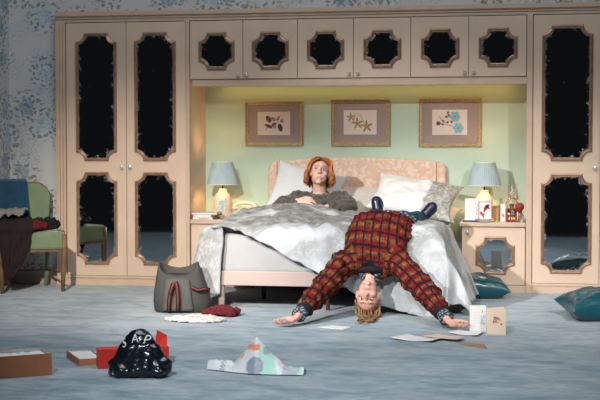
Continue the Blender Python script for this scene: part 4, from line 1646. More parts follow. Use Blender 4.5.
    for el, wr in ((elR, wrR), (elL, wrL)):
        d = (wr - el).normalized()
        p0 = wr - d * 0.122
        part('ribbed_cuff', MB().tube([p0 - d * 0.012, p0, p0 + d * 0.02, p0 + d * 0.04, p0 + d * 0.044], [0.05, 0.056, 0.053, 0.049, 0.03], 18), M_BLACKCLOTH, cg, smooth=True)
        part('shirt_cuff', MB().tube([p0 + d * 0.030, p0 + d * 0.036, p0 + d * 0.07, p0 + d * 0.098, p0 + d * 0.100], [0.036, 0.044, 0.047, 0.050, 0.030], 18), M_SHIRT, root, smooth=True)
    # neck rib and shirt collar
    nk = MB()
    pts = [neckb + Vector((0.078 * math.cos(a), -0.012 + 0.070 * math.sin(a), -0.012 - 0.018 * math.sin(a))) for a in [2 * PI * k / 24 for k in range(25)]]
    nk.tube(pts, 0.020, 10)
    part('neck_rib', nk, M_BLACKCLOTH, cg, smooth=True)
    for sx in (-1, 1):
        c = MB()
        P_ = np.zeros((12, 5, 3))
        for i in range(12):
            a = -PI / 2 + sx * (0.45 + 1.6 * i / 11)
            for j in range(5):
                t = j / 4
                rx = 0.066 + 0.016 * t
                P_[i, j] = neckb + Vector((rx * math.cos(a), -0.006 + rx * math.sin(a), -0.018 - 0.055 * (1 - t) * (1.0 if i > 0 else 0.4) - 0.006))
        c.grid(P_)
        o = part('shirt_collar', c, M_SHIRT, root, smooth=True)
        sdm = o.modifiers.new('thick', 'SOLIDIFY')
        sdm.thickness = 0.004
    # jeans
    j = MB()
    j.ell((-1.02, 9.46, 0.612), (0.185, 0.15, 0.098))
    j.ell((-1.03, 9.36, 0.612), (0.20, 0.13, 0.094))
    for hp, kn, an, end in ((hipR, knR, anR, 0.75), (hipL, knL, anL, 0.72)):
        j.chain([hp, kn, kn + (an - kn) * end], [0.098, 0.078, 0.062])
    jm = remesh(j, 0.008, 5)
    wrinkle(jm, 0.016, 14, 3.0)
    set_co(jm, get_co(jm) - np.array(base))
    link('jeans', jm, M_JEANS, root, smooth=True)
    # belt-line shirt hem peeking out beyond the cardigan
    pts = []
    for k in range(21):
        a = PI * k / 20
        pts.append(Vector((-1.028 + 0.218 * math.cos(a), 9.352 + 0.012 * math.cos(3 * a), 0.610 + 0.100 * math.sin(a) ** 0.7)))
    part('shirt_hem', MB().tube(pts, 0.014, 8), M_SHIRT, root, smooth=True)
    # boots, toes up and splayed
    for an, toe in ((anR, Vector((-0.22, 0.03, 1.0))), (anL, Vector((0.62, -0.10, 0.70)))):
        toe.normalize()
        leg = Vector((0.0, -1.0, -0.08)).normalized()
        bm_ = MB()
        bm_.cap(an + leg * 0.13, 0.054, an, 0.052)
        bm_.cap(an + Vector((0, 0.012, 0)) - toe * 0.025, 0.047, an + toe * 0.06, 0.043)
        bm_.cap(an + toe * 0.06, 0.044, an + toe * 0.125 + Vector((0, 0.01, 0)), 0.041)
        bm2 = remesh(bm_, 0.006, 4)
        set_co(bm2, get_co(bm2) - np.array(base))
        bo = link('boot', bm2, M_BOOT, root, smooth=True)
        so = MB()
        back = Vector((0, 1, 0))
        sd_ = toe.cross(back).normalized()
        q = an + back * 0.040
        Fm = Matrix((sd_, back, toe)).transposed()
        so.ell(q + toe * 0.10, (0.050, 0.013, 0.066), Fm, 20, 12)
        so.ell(q - toe * 0.025, (0.036, 0.020, 0.042), Fm, 20, 12)
        so.ell(q + toe * 0.035, (0.032, 0.012, 0.060), Fm, 20, 12)
        sm2 = remesh(so, 0.006, 2)
        set_co(sm2, get_co(sm2) - np.array(base))
        link('sole', sm2, M_SOLE, bo, smooth=True)
    # hair falling to the floor
    rr = random.Random(11)
    h = MB()
    nu, nv = 32, 16
    grid = np.zeros((nu, nv, 3))
    for i in range(nu):
        for jj in range(nv):
            a = 2 * PI * i / nu
            front = max(0.0, math.cos(a))
            thmax = 1.9 - 0.98 * front ** 1.3
            th = 0.02 + thmax * jj / (nv - 1)
            p = Vector((0.083 * math.sin(th) * math.sin(a), -0.014 + 0.101 * math.sin(th) * math.cos(a), 0.034 + 0.090 * math.cos(th)))
            q = H + F @ p
            q.z = max(q.z, 0.012)
            grid[i, jj] = q
    h.grid(grid, closed_u=True)
    paths = []
    for k in range(120):
        a = rr.uniform(0, 2 * PI)
        front = max(0.0, math.cos(a))
        th0 = rr.uniform(0.35, 1.75 - 0.85 * front ** 1.3)
        p = []
        L = rr.uniform(0.08, 0.26)
        jx = rr.gauss(0, 0.014)
        r0 = Vector((0.086 * math.sin(th0) * math.sin(a), -0.014 + 0.104 * math.sin(th0) * math.cos(a), 0.034 + 0.092 * math.cos(th0)))
        for t in range(9):
            u = t / 8
            conv = 1 - 0.72 * u
            q = Vector((r0.x * conv + jx * u + 0.006 * math.sin(u * 6 + k) + 0.012 * u, r0.y * conv + 0.01 * math.sin(u * PI), r0.z + L * u))
            bulge = 0.012 * math.sin(u * PI)
            q.x += bulge * math.sin(a)
            q.y += bulge * math.cos(a)
            wv = H + F @ q
            if wv.z < 0.012:
                ex = 0.012 - wv.z
                wv.z = 0.010 + rr.uniform(0, 0.006)
                wv.y -= ex * rr.uniform(0.4, 2.2)
                kx = min(1.0, ex / 0.10)
                wv.x += (H.x + 0.02 - wv.x) * 0.6 * kx + ex * rr.uniform(-0.25, 0.45)
            p.append(wv)
        paths.append(p)
    locks(h, paths, 0.0072, 5, 0.6, rr)
    part('hair', h, M_HAIRBLOND, root, smooth=True)


person_over_bed_end()


# ------------------------------------------------------------------ things on the left bedside cabinet
ZN = 0.5725


def rotm(deg):
    return Matrix.Rotation(math.radians(deg), 3, 'Z')


def book(x, y, z, w, d, h, deg, cover, label, mark=False):
    t = thing('book', label, 'book', (0, 0, 0), 'books beside the left lamp')
    M = None
    c = MB()
    c.box((-w / 2, -d / 2, 0), (w / 2, d / 2, 0.0022))
    c.box((-w / 2, -d / 2, h - 0.0022), (w / 2, d / 2, h))
    c.box((-w / 2, -d / 2, 0.0022), (-w / 2 + 0.003, d / 2, h - 0.0022))
    part('cover', c, cover, t)
    part('pages', MB().box((-w / 2 + 0.003, -d / 2 + 0.003, 0.0022), (w / 2 - 0.004, d / 2 - 0.003, h - 0.0022)), M_PAPER, t)
    if mark:
        m = MB()
        for k in range(5):
            m.box((-0.03 + k * 0.018, -d / 2 + 0.0022, h * 0.35), (-0.018 + k * 0.018, -d / 2 + 0.0031, h * 0.65))
        part('page_mark', m, M_REDPRINT, t)
    t.location = (x, y, z)
    t.rotation_euler = (0, 0, math.radians(deg))
    return t


CW = mat('cover_white', (0.72, 0.68, 0.66), 0.5)
CG_ = mat('cover_grey', (0.42, 0.44, 0.47), 0.5)
book(-2.705, 10.675, ZN, 0.17, 0.21, 0.020, 4, CW, 'bottom book of the stack by the left lamp, white with red marks', True)
book(-2.700, 10.68, ZN + 0.0205, 0.155, 0.20, 0.020, -3, CW, 'plain white book in the middle of the stack by the left lamp')
book(-2.690, 10.68, ZN + 0.0410, 0.215, 0.20, 0.017, 2, CG_, 'wide pale grey book on top of the stack by the left lamp')

t = thing('telephone', 'ivory telephone with arched handset beside the left lamp', 'telephone', (-2.415, 10.90, ZN))
c0 = Vector((-2.415, 10.90, ZN))
b = MB()
vs = [(-0.085, -0.085, 0), (0.085, -0.085, 0), (0.085, 0.085, 0), (-0.085, 0.085, 0), (-0.07, -0.075, 0.025), (0.07, -0.075, 0.025), (0.055, 0.05, 0.075), (-0.055, 0.05, 0.075), (0.055, 0.075, 0.07), (-0.055, 0.075, 0.07)]
b.add([Vector(v) + c0 for v in vs], [(3, 2, 1, 0), (0, 1, 5, 4), (4, 5, 6, 7), (7, 6, 8, 9), (9, 8, 2, 3), (1, 2, 8, 6, 5), (3, 0, 4, 7, 9)])
part('body', b, M_IVORY, t, bevel=0.008)
R = Matrix.Rotation(math.radians(25), 3, 'X')
dl = part('dial', MB().lathe([(0.05, 0.0), (0.05, 0.006), (0.046, 0.009)], tuple(c0 + Vector((0, -0.018, 0.051))), 24, R), mat('dial_steel', (0.55, 0.5, 0.4), 0.3, metal=0.5), t)
for k in range(10):
    a = 0.6 + k * 0.52
    p = c0 + Vector((0, -0.018, 0.051)) + R @ Vector((0.034 * math.cos(a), 0.034 * math.sin(a), 0.0092))
    part('finger_hole', MB().lathe([(0.0075, 0), (0.0075, 0.0006)], tuple(p), 10, R), M_BLACK, dl)
h = MB()
pts, rad = [], []
for k in range(13):
    a = PI * k / 12
    pts.append(c0 + Vector((-0.098 * math.cos(a), 0.035, 0.078 + 0.050 * math.sin(a) ** 0.8)))
    rad.append(0.017 if 2 < k < 10 else 0.022)
h.tube(pts, rad, 12)
hs = part('handset', h, M_IVORY, t, smooth=True)
for sx in (-1, 1):
    part('handset_cup', MB().lathe([(0.020, -0.014), (0.030, -0.010), (0.031, 0.010), (0.020, 0.016)], tuple(c0 + Vector((sx * 0.098, 0.035, 0.080))), 18), M_IVORY, hs, smooth=True)
pts = [c0 + Vector((-0.10 + 0.006 * math.cos(k * 1.5), 0.03 - 0.002 * k + 0.006 * math.sin(k * 1.5), 0.070 - 0.0018 * k)) for k in range(36)]
part('cord', MB().tube(pts, 0.0022, 5), M_IVORY, t, smooth=True)

m = MB().lathe([(0.045, 0), (0.060, 0.006), (0.070, 0.030), (0.066, 0.032), (0.052, 0.010), (0.004, 0.008)], (-2.515, 10.70, ZN), 40, ripple=14, amp=0.05)
single('glass_dish', m, M_GREENGLASS, 'ribbed smoky glass dish in front of the ivory telephone', 'dish', (-2.515, 10.70, ZN), smooth=False)

# ------------------------------------------------------------------ things on the right bedside cabinet


def folded_card(x, y, z, w, h, spread, deg, m_front, label, name='greeting_card', group=None, art=None, lean=0):
    """two thin leaves opened by an angle, spine vertical"""
    t = thing(name, label, 'card', (0, 0, 0), group)
    th = 0.0016
    for sgn, mm in ((1, m_front), (-1, M_PAPER)):
        a = math.radians(spread / 2) * sgn
        R = Matrix.Rotation(-a, 3, 'Z')
        b = MB().box((0, -th / 2, 0), (w, th / 2, h), R)
        leaf = part('leaf', b, mm, t)
        if sgn == 1 and art:
            art(leaf, R, w, h, th)
    t.location = (x, y, z)
    t.rotation_euler = (0, 0, math.radians(deg))
    return t


def art_flowers(leaf, R, w, h, th):
    """small printed posy on the outer face"""
    m = MB()
    rr = random.Random(4)
    for k in range(26):
        cx = w * 0.5 + rr.gauss(0, w * 0.14)
        cz = h * 0.55 + rr.gauss(0, h * 0.09)
        s = rr.uniform(0.003, 0.009)
        pts = disc_pts(cx, cz, s, s * 0.8, rr.uniform(0, 3), 8)
        k0 = len(m.v)
        m.prism(pts, -th / 2 - 0.0006 - 0.00001 * k, -th / 2, rr.choice([0, 1, 2, 3, 3]))
        m.v[k0:] = [tuple(R @ Vector(p)) for p in m.v[k0:]]
    part('posy_print', m, [M_REDPRINT, INK[3], INK[2], INK[1]], leaf)


def art_script(leaf, R, w, h, th):
    m = MB()
    rr = random.Random(8)
    for row in range(5):
        z = h * (0.72 - row * 0.10)
        x = w * 0.25
        while x < w * 0.75:
            l = rr.uniform(0.006, 0.014)
            k0 = len(m.v)
            m.box((x, -th / 2 - 0.0005, z), (x + l, -th / 2, z + 0.0022))
            m.v[k0:] = [tuple(R @ Vector(p)) for p in m.v[k0:]]
            x += l + 0.005
    for k in range(12):
        k0 = len(m.v)
        m.prism(disc_pts(w * 0.82 + rr.gauss(0, w * 0.05), h * (0.25 + 0.6 * rr.random()), 0.006, 0.003, rr.uniform(0, 3), 8), -th / 2 - 0.0006, -th / 2, 1)
        m.v[k0:] = [tuple(R @ Vector(p)) for p in m.v[k0:]]
    part('script_print', m, [mat('ink_pale_grey', (0.50, 0.52, 0.52), 0.8), mat('ink_leaf', (0.25, 0.42, 0.40), 0.8)], leaf)


folded_card(-0.523, 10.72, ZN, 0.118, 0.185, 40, 12, M_PAPER, 'white greeting card standing left of the right lamp base', group='cards on the right cabinet', art=art_script)
t = thing('picture_card', 'white card with crimson flower and red border, in front of the right lamp', 'card', (-0.36, 10.69, ZN), 'cards on the right cabinet')
x0, x1, z0, z1 = -0.413, -0.303, ZN + 0.003, ZN + 0.165
part('panel', MB().box((x0, 10.685, ZN), (x1, 10.69, z1)), M_PAPER, t)
bo = MB()
for a in ((x0 + 0.002, ZN + 0.004, x1 - 0.002, ZN + 0.010), (x0 + 0.002, z1 - 0.008, x1 - 0.002, z1 - 0.002), (x0 + 0.002, ZN + 0.010, x0 + 0.008, z1 - 0.008), (x1 - 0.008, ZN + 0.010, x1 - 0.002, z1 - 0.008)):
    bo.box((a[0], 10.6838, a[1]), (a[2], 10.685, a[3]))
part('border', bo, mat('ink_rose', (0.45, 0.16, 0.15), 0.7), t)
fm = MB()
for u, v, a, b_, r in ((-0.30, 0.62, 0.020, 0.012, 0.9), (-0.345, 0.66, 0.017, 0.010, 2.1), (0.0, 0, 0.0, 0, 0)):
    pass
for cx, cz, a, b_, r in ((-0.352, 0.112, 0.024, 0.015, 1.0), (-0.338, 0.128, 0.018, 0.012, 0.5), (-0.362, 0.090, 0.016, 0.008, 1.3), (-0.388, 0.066, 0.016, 0.010, 2.0), (-0.376, 0.052, 0.014, 0.006, 1.2), (-0.330, 0.110, 0.012, 0.008, -0.4), (-0.368, 0.045, 0.026, 0.003, 1.35)):
    fm.prism(disc_pts(cx, ZN + cz, a, b_, r, 10), 10.6836, 10.685)
part('flower_print', fm, M_REDPRINT, t)
m = MB().lathe([(0.045, 0), (0.068, 0.004), (0.075, 0.024), (0.070, 0.026), (0.055, 0.008), (0.004, 0.006)], (-0.360, 10.630, ZN), 36, ripple=12, amp=0.05)
single('crystal_dish', m, mat('cut_crystal', (0.86, 0.80, 0.70), 0.12, trans=0.6), 'low cut-glass dish in front of the crimson flower card', 'dish', (-0.36, 10.63, ZN))
t = thing('pen', 'navy pen with white end lying along the edge of the right cabinet', 'pen', (-0.43, 10.592, ZN))
Rx = Matrix.Rotation(PI / 2, 3, 'Y')
part('barrel', MB().lathe([(0.003, 0), (0.007, 0.004), (0.0072, 0.15), (0.006, 0.151)], (-0.535, 10.592, ZN + 0.0076), 14, Rx), M_NAVYINK, t, smooth=False)
part('cap', MB().lathe([(0.0078, 0.15), (0.0078, 0.200), (0.005, 0.205)], (-0.535, 10.592, ZN + 0.0079), 14, Rx), M_PAPER, t)
t = thing('photo_frame', 'small brown wooden frame standing behind the crimson flower card', 'picture frame', (-0.27, 10.76, ZN))
fb = MB()
X0, X1, Z0, Z1 = -0.315, -0.235, ZN, ZN + 0.125
for a in ((X0, Z0, X1, Z0 + 0.016), (X0, Z1 - 0.016, X1, Z1), (X0, Z0 + 0.016, X0 + 0.016, Z1 - 0.016), (X1 - 0.016, Z0 + 0.016, X1, Z1 - 0.016)):
    fb.box((a[0], 10.752, a[1]), (a[2], 10.768, a[3]))
part('frame', fb, M_WOODBROWN, t, bevel=0.002)
part('backing', MB().box((X0 + 0.01, 10.757, Z0 + 0.01), (X1 - 0.01, 10.765, Z1 - 0.01)), mat('amber_print', (0.50, 0.27, 0.12), 0.5), t)
m = MB().lathe([(0.016, 0.0), (0.018, 0.004), (0.018, 0.011), (0.012, 0.014)], (-0.263, 10.66, ZN), 18)
single('lime_pot', m, M_LIME, 'small lime green pot beside the wooden frame', 'pot', (-0.263, 10.66, ZN))
t = thing('carton', 'narrow white carton standing left of the amber bottle', 'box', (-0.213, 10.70, ZN))
part('body', MB().box((-0.234, 10.68, ZN), (-0.194, 10.72, ZN + 0.14)), M_PAPER, t, bevel=0.001)
part('printed_mark', MB().prism(disc_pts(-0.212, ZN + 0.05, 0.010, 0.016, 0.3, 10), 10.6792, 10.68), mat('ink_taupe', (0.35, 0.3, 0.25), 0.8), t)
t = thing('bottle', 'square amber bottle with black label on the right cabinet', 'bottle', (-0.14, 10.66, ZN))
bb = MB()
for z0, z1, hw in ((0, 0.108, 0.043), (0.108, 0.114, 0.036)):
    bb.box((-0.145 - hw, 10.66 - 0.028, ZN + z0), (-0.145 + hw, 10.66 + 0.028, ZN + z1))
part('body', MB().box((-0.188, 10.632, ZN), (-0.102, 10.688, ZN + 0.112)), M_AMBER, t, bevel=0.008)
part('neck', MB().lathe([(0.018, 0.111), (0.016, 0.122), (0.016, 0.128)], (-0.145, 10.66, ZN), 16), M_AMBER, t)
part('stopper', MB().lathe([(0.020, 0.128), (0.020, 0.143), (0.016, 0.146)], (-0.145, 10.66, ZN), 16), M_DARKWOOD, t)
lb = part('label', MB().box((-0.178, 10.6305, ZN + 0.052), (-0.112, 10.632, ZN + 0.104)), M_BLACK, t)
lm = MB()
lm.prism(disc_pts(-0.166, ZN + 0.067, 0.010, 0.010, 0, 12), 10.6296, 10.6305)
for k in range(4):
    lm.box((-0.150, 10.6296, ZN + 0.060 + k * 0.011), (-0.150 + (0.030, 0.024, 0.032, 0.018)[k], 10.6305, ZN + 0.063 + k * 0.011))
part('label_print', lm, mat('ink_blush', (0.75, 0.55, 0.52), 0.7), lb)
lm = MB()
for k in range(3):
    lm.prism(disc_pts(-0.163 + k * 0.020, ZN + 0.030, 0.007, 0.010, 0.3 * k, 10), 10.6312, 10.632)
part('lower_print', lm, mat('ink_blush', (0.75, 0.55, 0.52), 0.7), t)
t = thing('decanter', 'clear glass decanter with tall pointed stopper behind the amber bottle', 'decanter', (-0.145, 10.80, ZN))
part('body', MB().lathe([(0.05, 0), (0.056, 0.006), (0.060, 0.08), (0.052, 0.15), (0.03, 0.185), (0.016, 0.200), (0.020, 0.206)], (-0.145, 10.80, ZN), 24), M_GLASS, t, smooth=True)
st_ = part('stopper', MB().lathe([(0.012, 0.200), (0.026, 0.215), (0.020, 0.235), (0.011, 0.255), (0.017, 0.268), (0.009, 0.285), (0.004, 0.300)], (-0.145, 10.80, ZN), 12), M_GLASS, t)
t = thing('perfume_atomiser', 'perfume atomiser with dark red rubber bulb beside the amber bottle', 'atomiser', (-0.075, 10.66, ZN))
part('flask', MB().lathe([(0.018, 0), (0.022, 0.004), (0.020, 0.05), (0.010, 0.068), (0.009, 0.08)], (-0.066, 10.605, ZN), 18), M_GLASS, t, smooth=True)
part('spray_tube', MB().tube([(-0.066, 10.605, ZN + 0.02), (-0.066, 10.605, ZN + 0.09), (-0.072, 10.600, ZN + 0.10)], 0.0045, 8), M_GOLD, t)
part('bulb', MB().lathe([(0.008, 0.074), (0.012, 0.082), (0.020, 0.092), (0.034, 0.112), (0.037, 0.130), (0.030, 0.148), (0.014, 0.158), (0.004, 0.160)], (-0.080, 10.592, ZN), 24), M_REDRUBBER, t, smooth=True)
t = thing('scent_stick', 'thin cream stick standing behind the decanter', 'stick', (-0.112, 10.90, ZN))
WL[t.name] = Vector((-0.112, 10.90, ZN))
part('rod', MB().tube([(-0.118, 10.90, ZN), (-0.110, 10.91, ZN + 0.30)], 0.006, 8), M_CREAMEDGE, t)
part('foot', MB().lathe([(0.02, 0), (0.02, 0.006), (0.008, 0.012)], (-0.118, 10.90, ZN), 14), M_CREAMEDGE, t)


# ------------------------------------------------------------------ green chair and the clothes on it
def make_chair():
    t = thing('chair', 'sage green upholstered chair with beech legs at the left wall', 'chair', (0, 0, 0))
    # local: +y is behind, front at -y; width .54 at front, .42 at back
    def trap(z0, z1, wf, wb, yf, yb, m, nm, bev, crown=0.0):
        mb = MB()
        mb.add([(-wf, yf, z0), (wf, yf, z0), (wb, yb, z0), (-wb, yb, z0), (-wf, yf, z1), (wf, yf, z1), (wb, yb, z1), (-wb, yb, z1), (0, (yf + yb) / 2, z1 + crown)],
               [(3, 2, 1, 0), (0, 1, 5, 4), (1, 2, 6, 5), (2, 3, 7, 6), (3, 0, 4, 7), (4, 5, 8), (5, 6, 8), (6, 7, 8), (7, 4, 8)])
        return part(nm, mb, m, t, bevel=bev)
    trap(0.345, 0.485, 0.272, 0.225, -0.25, 0.22, M_SAGEVEL, 'seat', 0.022, 0.025)
    trap(0.325, 0.345, 0.262, 0.215, -0.24, 0.21, M_CHAIRWOOD, 'seat_rail', 0.004)
    for sx in (-1, 1):
        part('leg', MB().tube([(sx * 0.255, -0.232, 0.47), (sx * 0.257, -0.236, 0.33), (sx * 0.250, -0.238, 0.16), (sx * 0.243, -0.240, 0.001)], [0.026, 0.026, 0.020, 0.014], 10), M_CHAIRWOOD, t, smooth=True)
        part('leg', MB().tube([(sx * 0.195, 0.20, 0.33), (sx * 0.190, 0.22, 0.18), (sx * 0.185, 0.265, 0.001)], [0.022, 0.019, 0.014], 10), M_SAGEVEL if sx > 0 else M_CHAIRWOOD, t, smooth=True)
        part('side_stretcher', MB().tube([(sx * 0.249, -0.237, 0.17), (sx * 0.187, 0.235, 0.14)], 0.009, 8), M_CHAIRWOOD, t, smooth=True)
    part('cross_stretcher', MB().tube([(-0.187, 0.235, 0.14), (0.187, 0.235, 0.14)], 0.009, 8), M_CHAIRWOOD, t, smooth=True)
    # backrest: rounded shoulders, leaning back
    pts = [(-0.190, 0.47), (0.190, 0.47)]
    for k in range(9):
        a = PI / 2 * k / 8
        pts.append((0.215 - 0.12 + 0.12 * math.cos(a), 0.75 + 0.12 * math.sin(a)))
    for k in range(9):
        a = PI / 2 + PI / 2 * k / 8
        pts.append((-0.215 + 0.12 + 0.12 * math.cos(a), 0.75 + 0.12 * math.sin(a)))

    def lean(mb):
        mb.v = [(x, y + 0.19 + (z - 0.47) * 0.14, z) for x, y, z in mb.v]
        return mb
    part('backrest', lean(MB().prism(pts, -0.045, 0.03)), M_SAGEVEL, t, bevel=0.02)
    fr = MB()
    path = [(x, 0.036, z) for x, z in pts[1:]] + [(pts[0][0], 0.036, pts[0][1])]
    fr.tube([(x, y + 0.19 + (z - 0.47) * 0.14, z) for x, y, z in path], 0.018, 8)
    part('back_frame', fr, M_CHAIRWOOD, t, smooth=True)
    return t


CH = make_chair()
CH.location = (-4.080, 10.166, 0)
CH.rotation_euler = (0, 0, R_(30))
CHM = Matrix.Translation(CH.location) @ Matrix.Rotation(R_(30), 4, 'Z')


def cloth_strip(path, widths, across, name, mt, label, group=None, nu=26, fold=0.012, freq=5, seed=0, thick=0.010, ragged=0.02):
    """a garment draped along a path (chair-local points), folded across its width"""
    pts = [Vector(p) for p in path]
    cum = [0]
    for a, b_ in zip(pts, pts[1:]):
        cum.append(cum[-1] + (b_ - a).length)
    nv = 40
    across = Vector(across).normalized()
    P = np.zeros((nu, nv, 3))
    for j in range(nv):
        s = cum[-1] * j / (nv - 1)
        k = max(i for i in range(len(cum)) if cum[i] <= s + 1e-9)
        k = min(k, len(pts) - 2)
        f = (s - cum[k]) / max(1e-6, cum[k + 1] - cum[k])
        f2 = f
        p = pts[k].lerp(pts[k + 1], f2)
        w_ = widths[k] * (1 - f) + widths[k + 1] * f
        tdir = (pts[k + 1] - pts[k]).normalized()
        nrm = across.cross(tdir)
        if nrm.z < 0 and abs(nrm.z) > 0.3:
            nrm = -nrm
        for i in range(nu):
            u = 2 * i / (nu - 1) - 1
            e = ragged * mnoise.noise(Vector((u * 3 + seed, s * 5, seed)))
            q = p + across * (u * w_ / 2 * (1 + 0.3 * e / 0.02 * 0.2))
            d = fold * (math.sin(u * freq * PI + s * 6 + seed) * 0.6 + 1.2 * mnoise.noise(Vector((u * 2.2 + seed * 2, s * 9, seed))))
            q = q + nrm * (abs(d) + 0.004)
            if j > nv - 6 or j < 5:
                q = q + tdir * e * 2
            P[i, j] = CHM @ q
    mb = MB().grid(P)
    c = P.reshape(-1, 3).mean(0)
    base = (float(c[0]), float(c[1]), float(P[:, :, 2].min()))
    o = single(name, mb, mt, label, 'clothing', base, group, smooth=True)
    sm = o.modifiers.new('smooth', 'SMOOTH')
    sm.iterations = 3
    sd = o.modifiers.new('thick', 'SOLIDIFY')
    sd.thickness = thick
    sd.offset = 1
    return o


def crumple(center, size, mt, name, label, cat, seed=0, voxel=0.010, amp=0.03, lumps=9, group=None, base_z=None, smooth_it=4):
    """a heap of soft cloth lying on something"""
    rr = random.Random(seed)
    cx, cy, cz = center
    sx, sy, sz = size
    mb = MB()
    mb.ell((cx, cy, cz + sz * 0.20), (sx / 2, sy / 2, sz * 0.32), None, 28, 12)
    for k in range(lumps):
        a = rr.uniform(0, 2 * PI)
        r = rr.uniform(0.15, 0.75)
        l = rr.uniform(0.25, 0.5)
        ang = rr.uniform(0, PI)
        x, y = cx + r * sx / 2 * math.cos(a), cy + r * sy / 2 * math.sin(a)
        dx, dy = math.cos(ang) * l * sx * 0.4, math.sin(ang) * l * sy * 0.4
        z = cz + sz * rr.uniform(0.25, 0.62) * (1 - 0.5 * r)
        mb.cap((x - dx, y - dy, z * 1.0), sz * rr.uniform(0.10, 0.2), (x + dx, y + dy, cz + sz * 0.3), sz * rr.uniform(0.08, 0.18))
    me = remesh(mb, voxel, smooth_it)
    wrinkle(me, amp, 16, seed * 1.7)
    wrinkle(me, amp * 0.5, 40, seed * 0.7)
    co = get_co(me)
    co[:, 2] = np.maximum(co[:, 2], cz + 0.001)
    b0 = np.array([cx, cy, cz])
    set_co(me, co - b0)
    o = link(name, me, mt, None, smooth=True)
    o.location = tuple(b0)
    return tag(o, label, cat, group)


CLG = 'clothes thrown over the chair'
cloth_strip([(-0.10, 0.280, 0.62), (-0.10, 0.300, 0.78), (-0.10, 0.305, 0.872), (-0.10, 0.25, 0.902), (-0.10, 0.175, 0.872), (-0.10, 0.145, 0.72), (-0.10, 0.120, 0.58)], [0.22, 0.23, 0.24, 0.24, 0.25, 0.26, 0.27], (1, 0, 0),
            'towel', M_BLUEDENIM, 'deep blue towel hung over the back of the green chair', CLG, fold=0.008, freq=3, seed=1)
c = CHM @ Vector((0.07, 0.06, 0.50))
crumple((c.x, c.y, c.z), (0.46, 0.26, 0.15), M_BLACKCLOTH, 'trousers', 'black garment heaped along the back of the green chair seat', 'clothing', 3, group=CLG, amp=0.035)
c = CHM @ Vector((-0.08, -0.10, 0.508))
crumple((c.x, c.y, c.z), (0.46, 0.28, 0.13), M_WINECLOTH, 'sweater', 'wine red sweater crumpled on the green chair seat', 'clothing', 4, group=CLG, amp=0.03)
cloth_strip([(-0.10, 0.10, 0.63), (-0.12, -0.02, 0.655), (-0.15, -0.14, 0.65), (-0.17, -0.22, 0.61)], [0.26, 0.26, 0.24, 0.2], (1, 0.3, 0.0), 'shirt', M_GREYCLOTH, 'soft grey shirt on top of the clothes on the green chair', CLG, fold=0.02, freq=3, seed=3, ragged=0.05)
cloth_strip([(-0.12, -0.14, 0.585), (-0.13, -0.23, 0.565), (-0.14, -0.285, 0.50), (-0.15, -0.300, 0.36), (-0.17, -0.295, 0.22), (-0.18, -0.290, 0.13)], [0.26, 0.28, 0.28, 0.24, 0.14, 0.03], (1, 0.05, 0), 'jacket', M_BROWNCLOTH,
            'dark plum jacket hanging down the front of the green chair', CLG, fold=0.022, freq=3, seed=5, ragged=0.04)

# ------------------------------------------------------------------ grey holdall, cloths
t = thing('holdall', 'slouching grey canvas holdall with red striped straps at the bed foot', 'bag', (-2.44, 9.0, 0))
C0 = Vector((-2.445, 9.00, 0.001))
Rb = Matrix.Rotation(R_(10), 3, 'Z')


def bag_ring(z, hx, hy, ox=0, n=40, p=3.2, sag=0.0):
    out = []
    for k in range(n):
        a = 2 * PI * k / n
        ca, sa = math.cos(a), math.sin(a)
        x = hx * math.copysign(abs(ca) ** (2 / p), ca)
        y = hy * math.copysign(abs(sa) ** (2 / p), sa)
        wob = 0.010 * math.sin(3 * a + z * 20) + 0.006 * math.sin(7 * a - z * 31)
        zz = z + sag * (0.6 * abs(ca) - 1.1 * max(0.0, -sa) + 0.15 * math.sin(3 * a))
        out.append(C0 + Rb @ Vector((x * (1 + wob * 2) + ox, y * (1 + wob * 2), zz)))
    return out


rings = [bag_ring(0.0, 0.19, 0.11), bag_ring(0.012, 0.205, 0.125), bag_ring(0.08, 0.205, 0.13, -0.005), bag_ring(0.16, 0.190, 0.12, -0.012), bag_ring(0.23, 0.168, 0.10, -0.02, sag=0.02), bag_ring(0.285, 0.152, 0.085, -0.025, sag=0.04),
         bag_ring(0.315, 0.142, 0.070, -0.03, sag=0.055), bag_ring(0.312, 0.132, 0.060, -0.03, sag=0.055), bag_ring(0.25, 0.13, 0.06, -0.03, sag=0.03)]
mb = MB()
N = 40
vs = [p for r_ in rings for p in r_]
fs = [(i * N + k, i * N + (k + 1) % N, (i + 1) * N + (k + 1) % N, (i + 1) * N + k) for i in range(len(rings) - 1) for k in range(N)]
fs.append(tuple(range(N))[::-1])
mb.add(vs, fs)
part('body', mb, M_BAG, t, smooth=True)
part('opening', MB().add([tuple(p) for p in rings[-1]], [tuple(range(N))]), M_BAGDARK, t)  # flat dark sheet stands in for the shade inside the bag


def bagpt(x, y, z):
    return C0 + Rb @ Vector((x, y, z))


pk = MB()
g1 = np.zeros((14, 12, 3))
for i in range(14):
    for j in range(12):
        u, v = i / 13, j / 11
        x = -0.135 + 0.225 * u
        top = 0.235 + 0.012 * math.sin(u * PI)
        z = 0.018 + (top - 0.018) * v
        yb = -0.132 - 0.016 * math.sin(PI * u) ** 0.5 * (1 - 0.3 * v) + 0.032 * sstep(np.array(z), 0.10, 0.28)
        g1[i, j] = bagpt(x * (1 - 0.22 * v) - 0.012 * v, float(yb), z)
pk.grid(g1)
o = part('front_pocket', pk, mat('grey_canvas_pocket', (0.088, 0.085, 0.078), 0.8, var=0.12, vscale=12, bump=0.2, bscale=70), t, smooth=True)
o.modifiers.new('thick', 'SOLIDIFY').thickness = 0.006


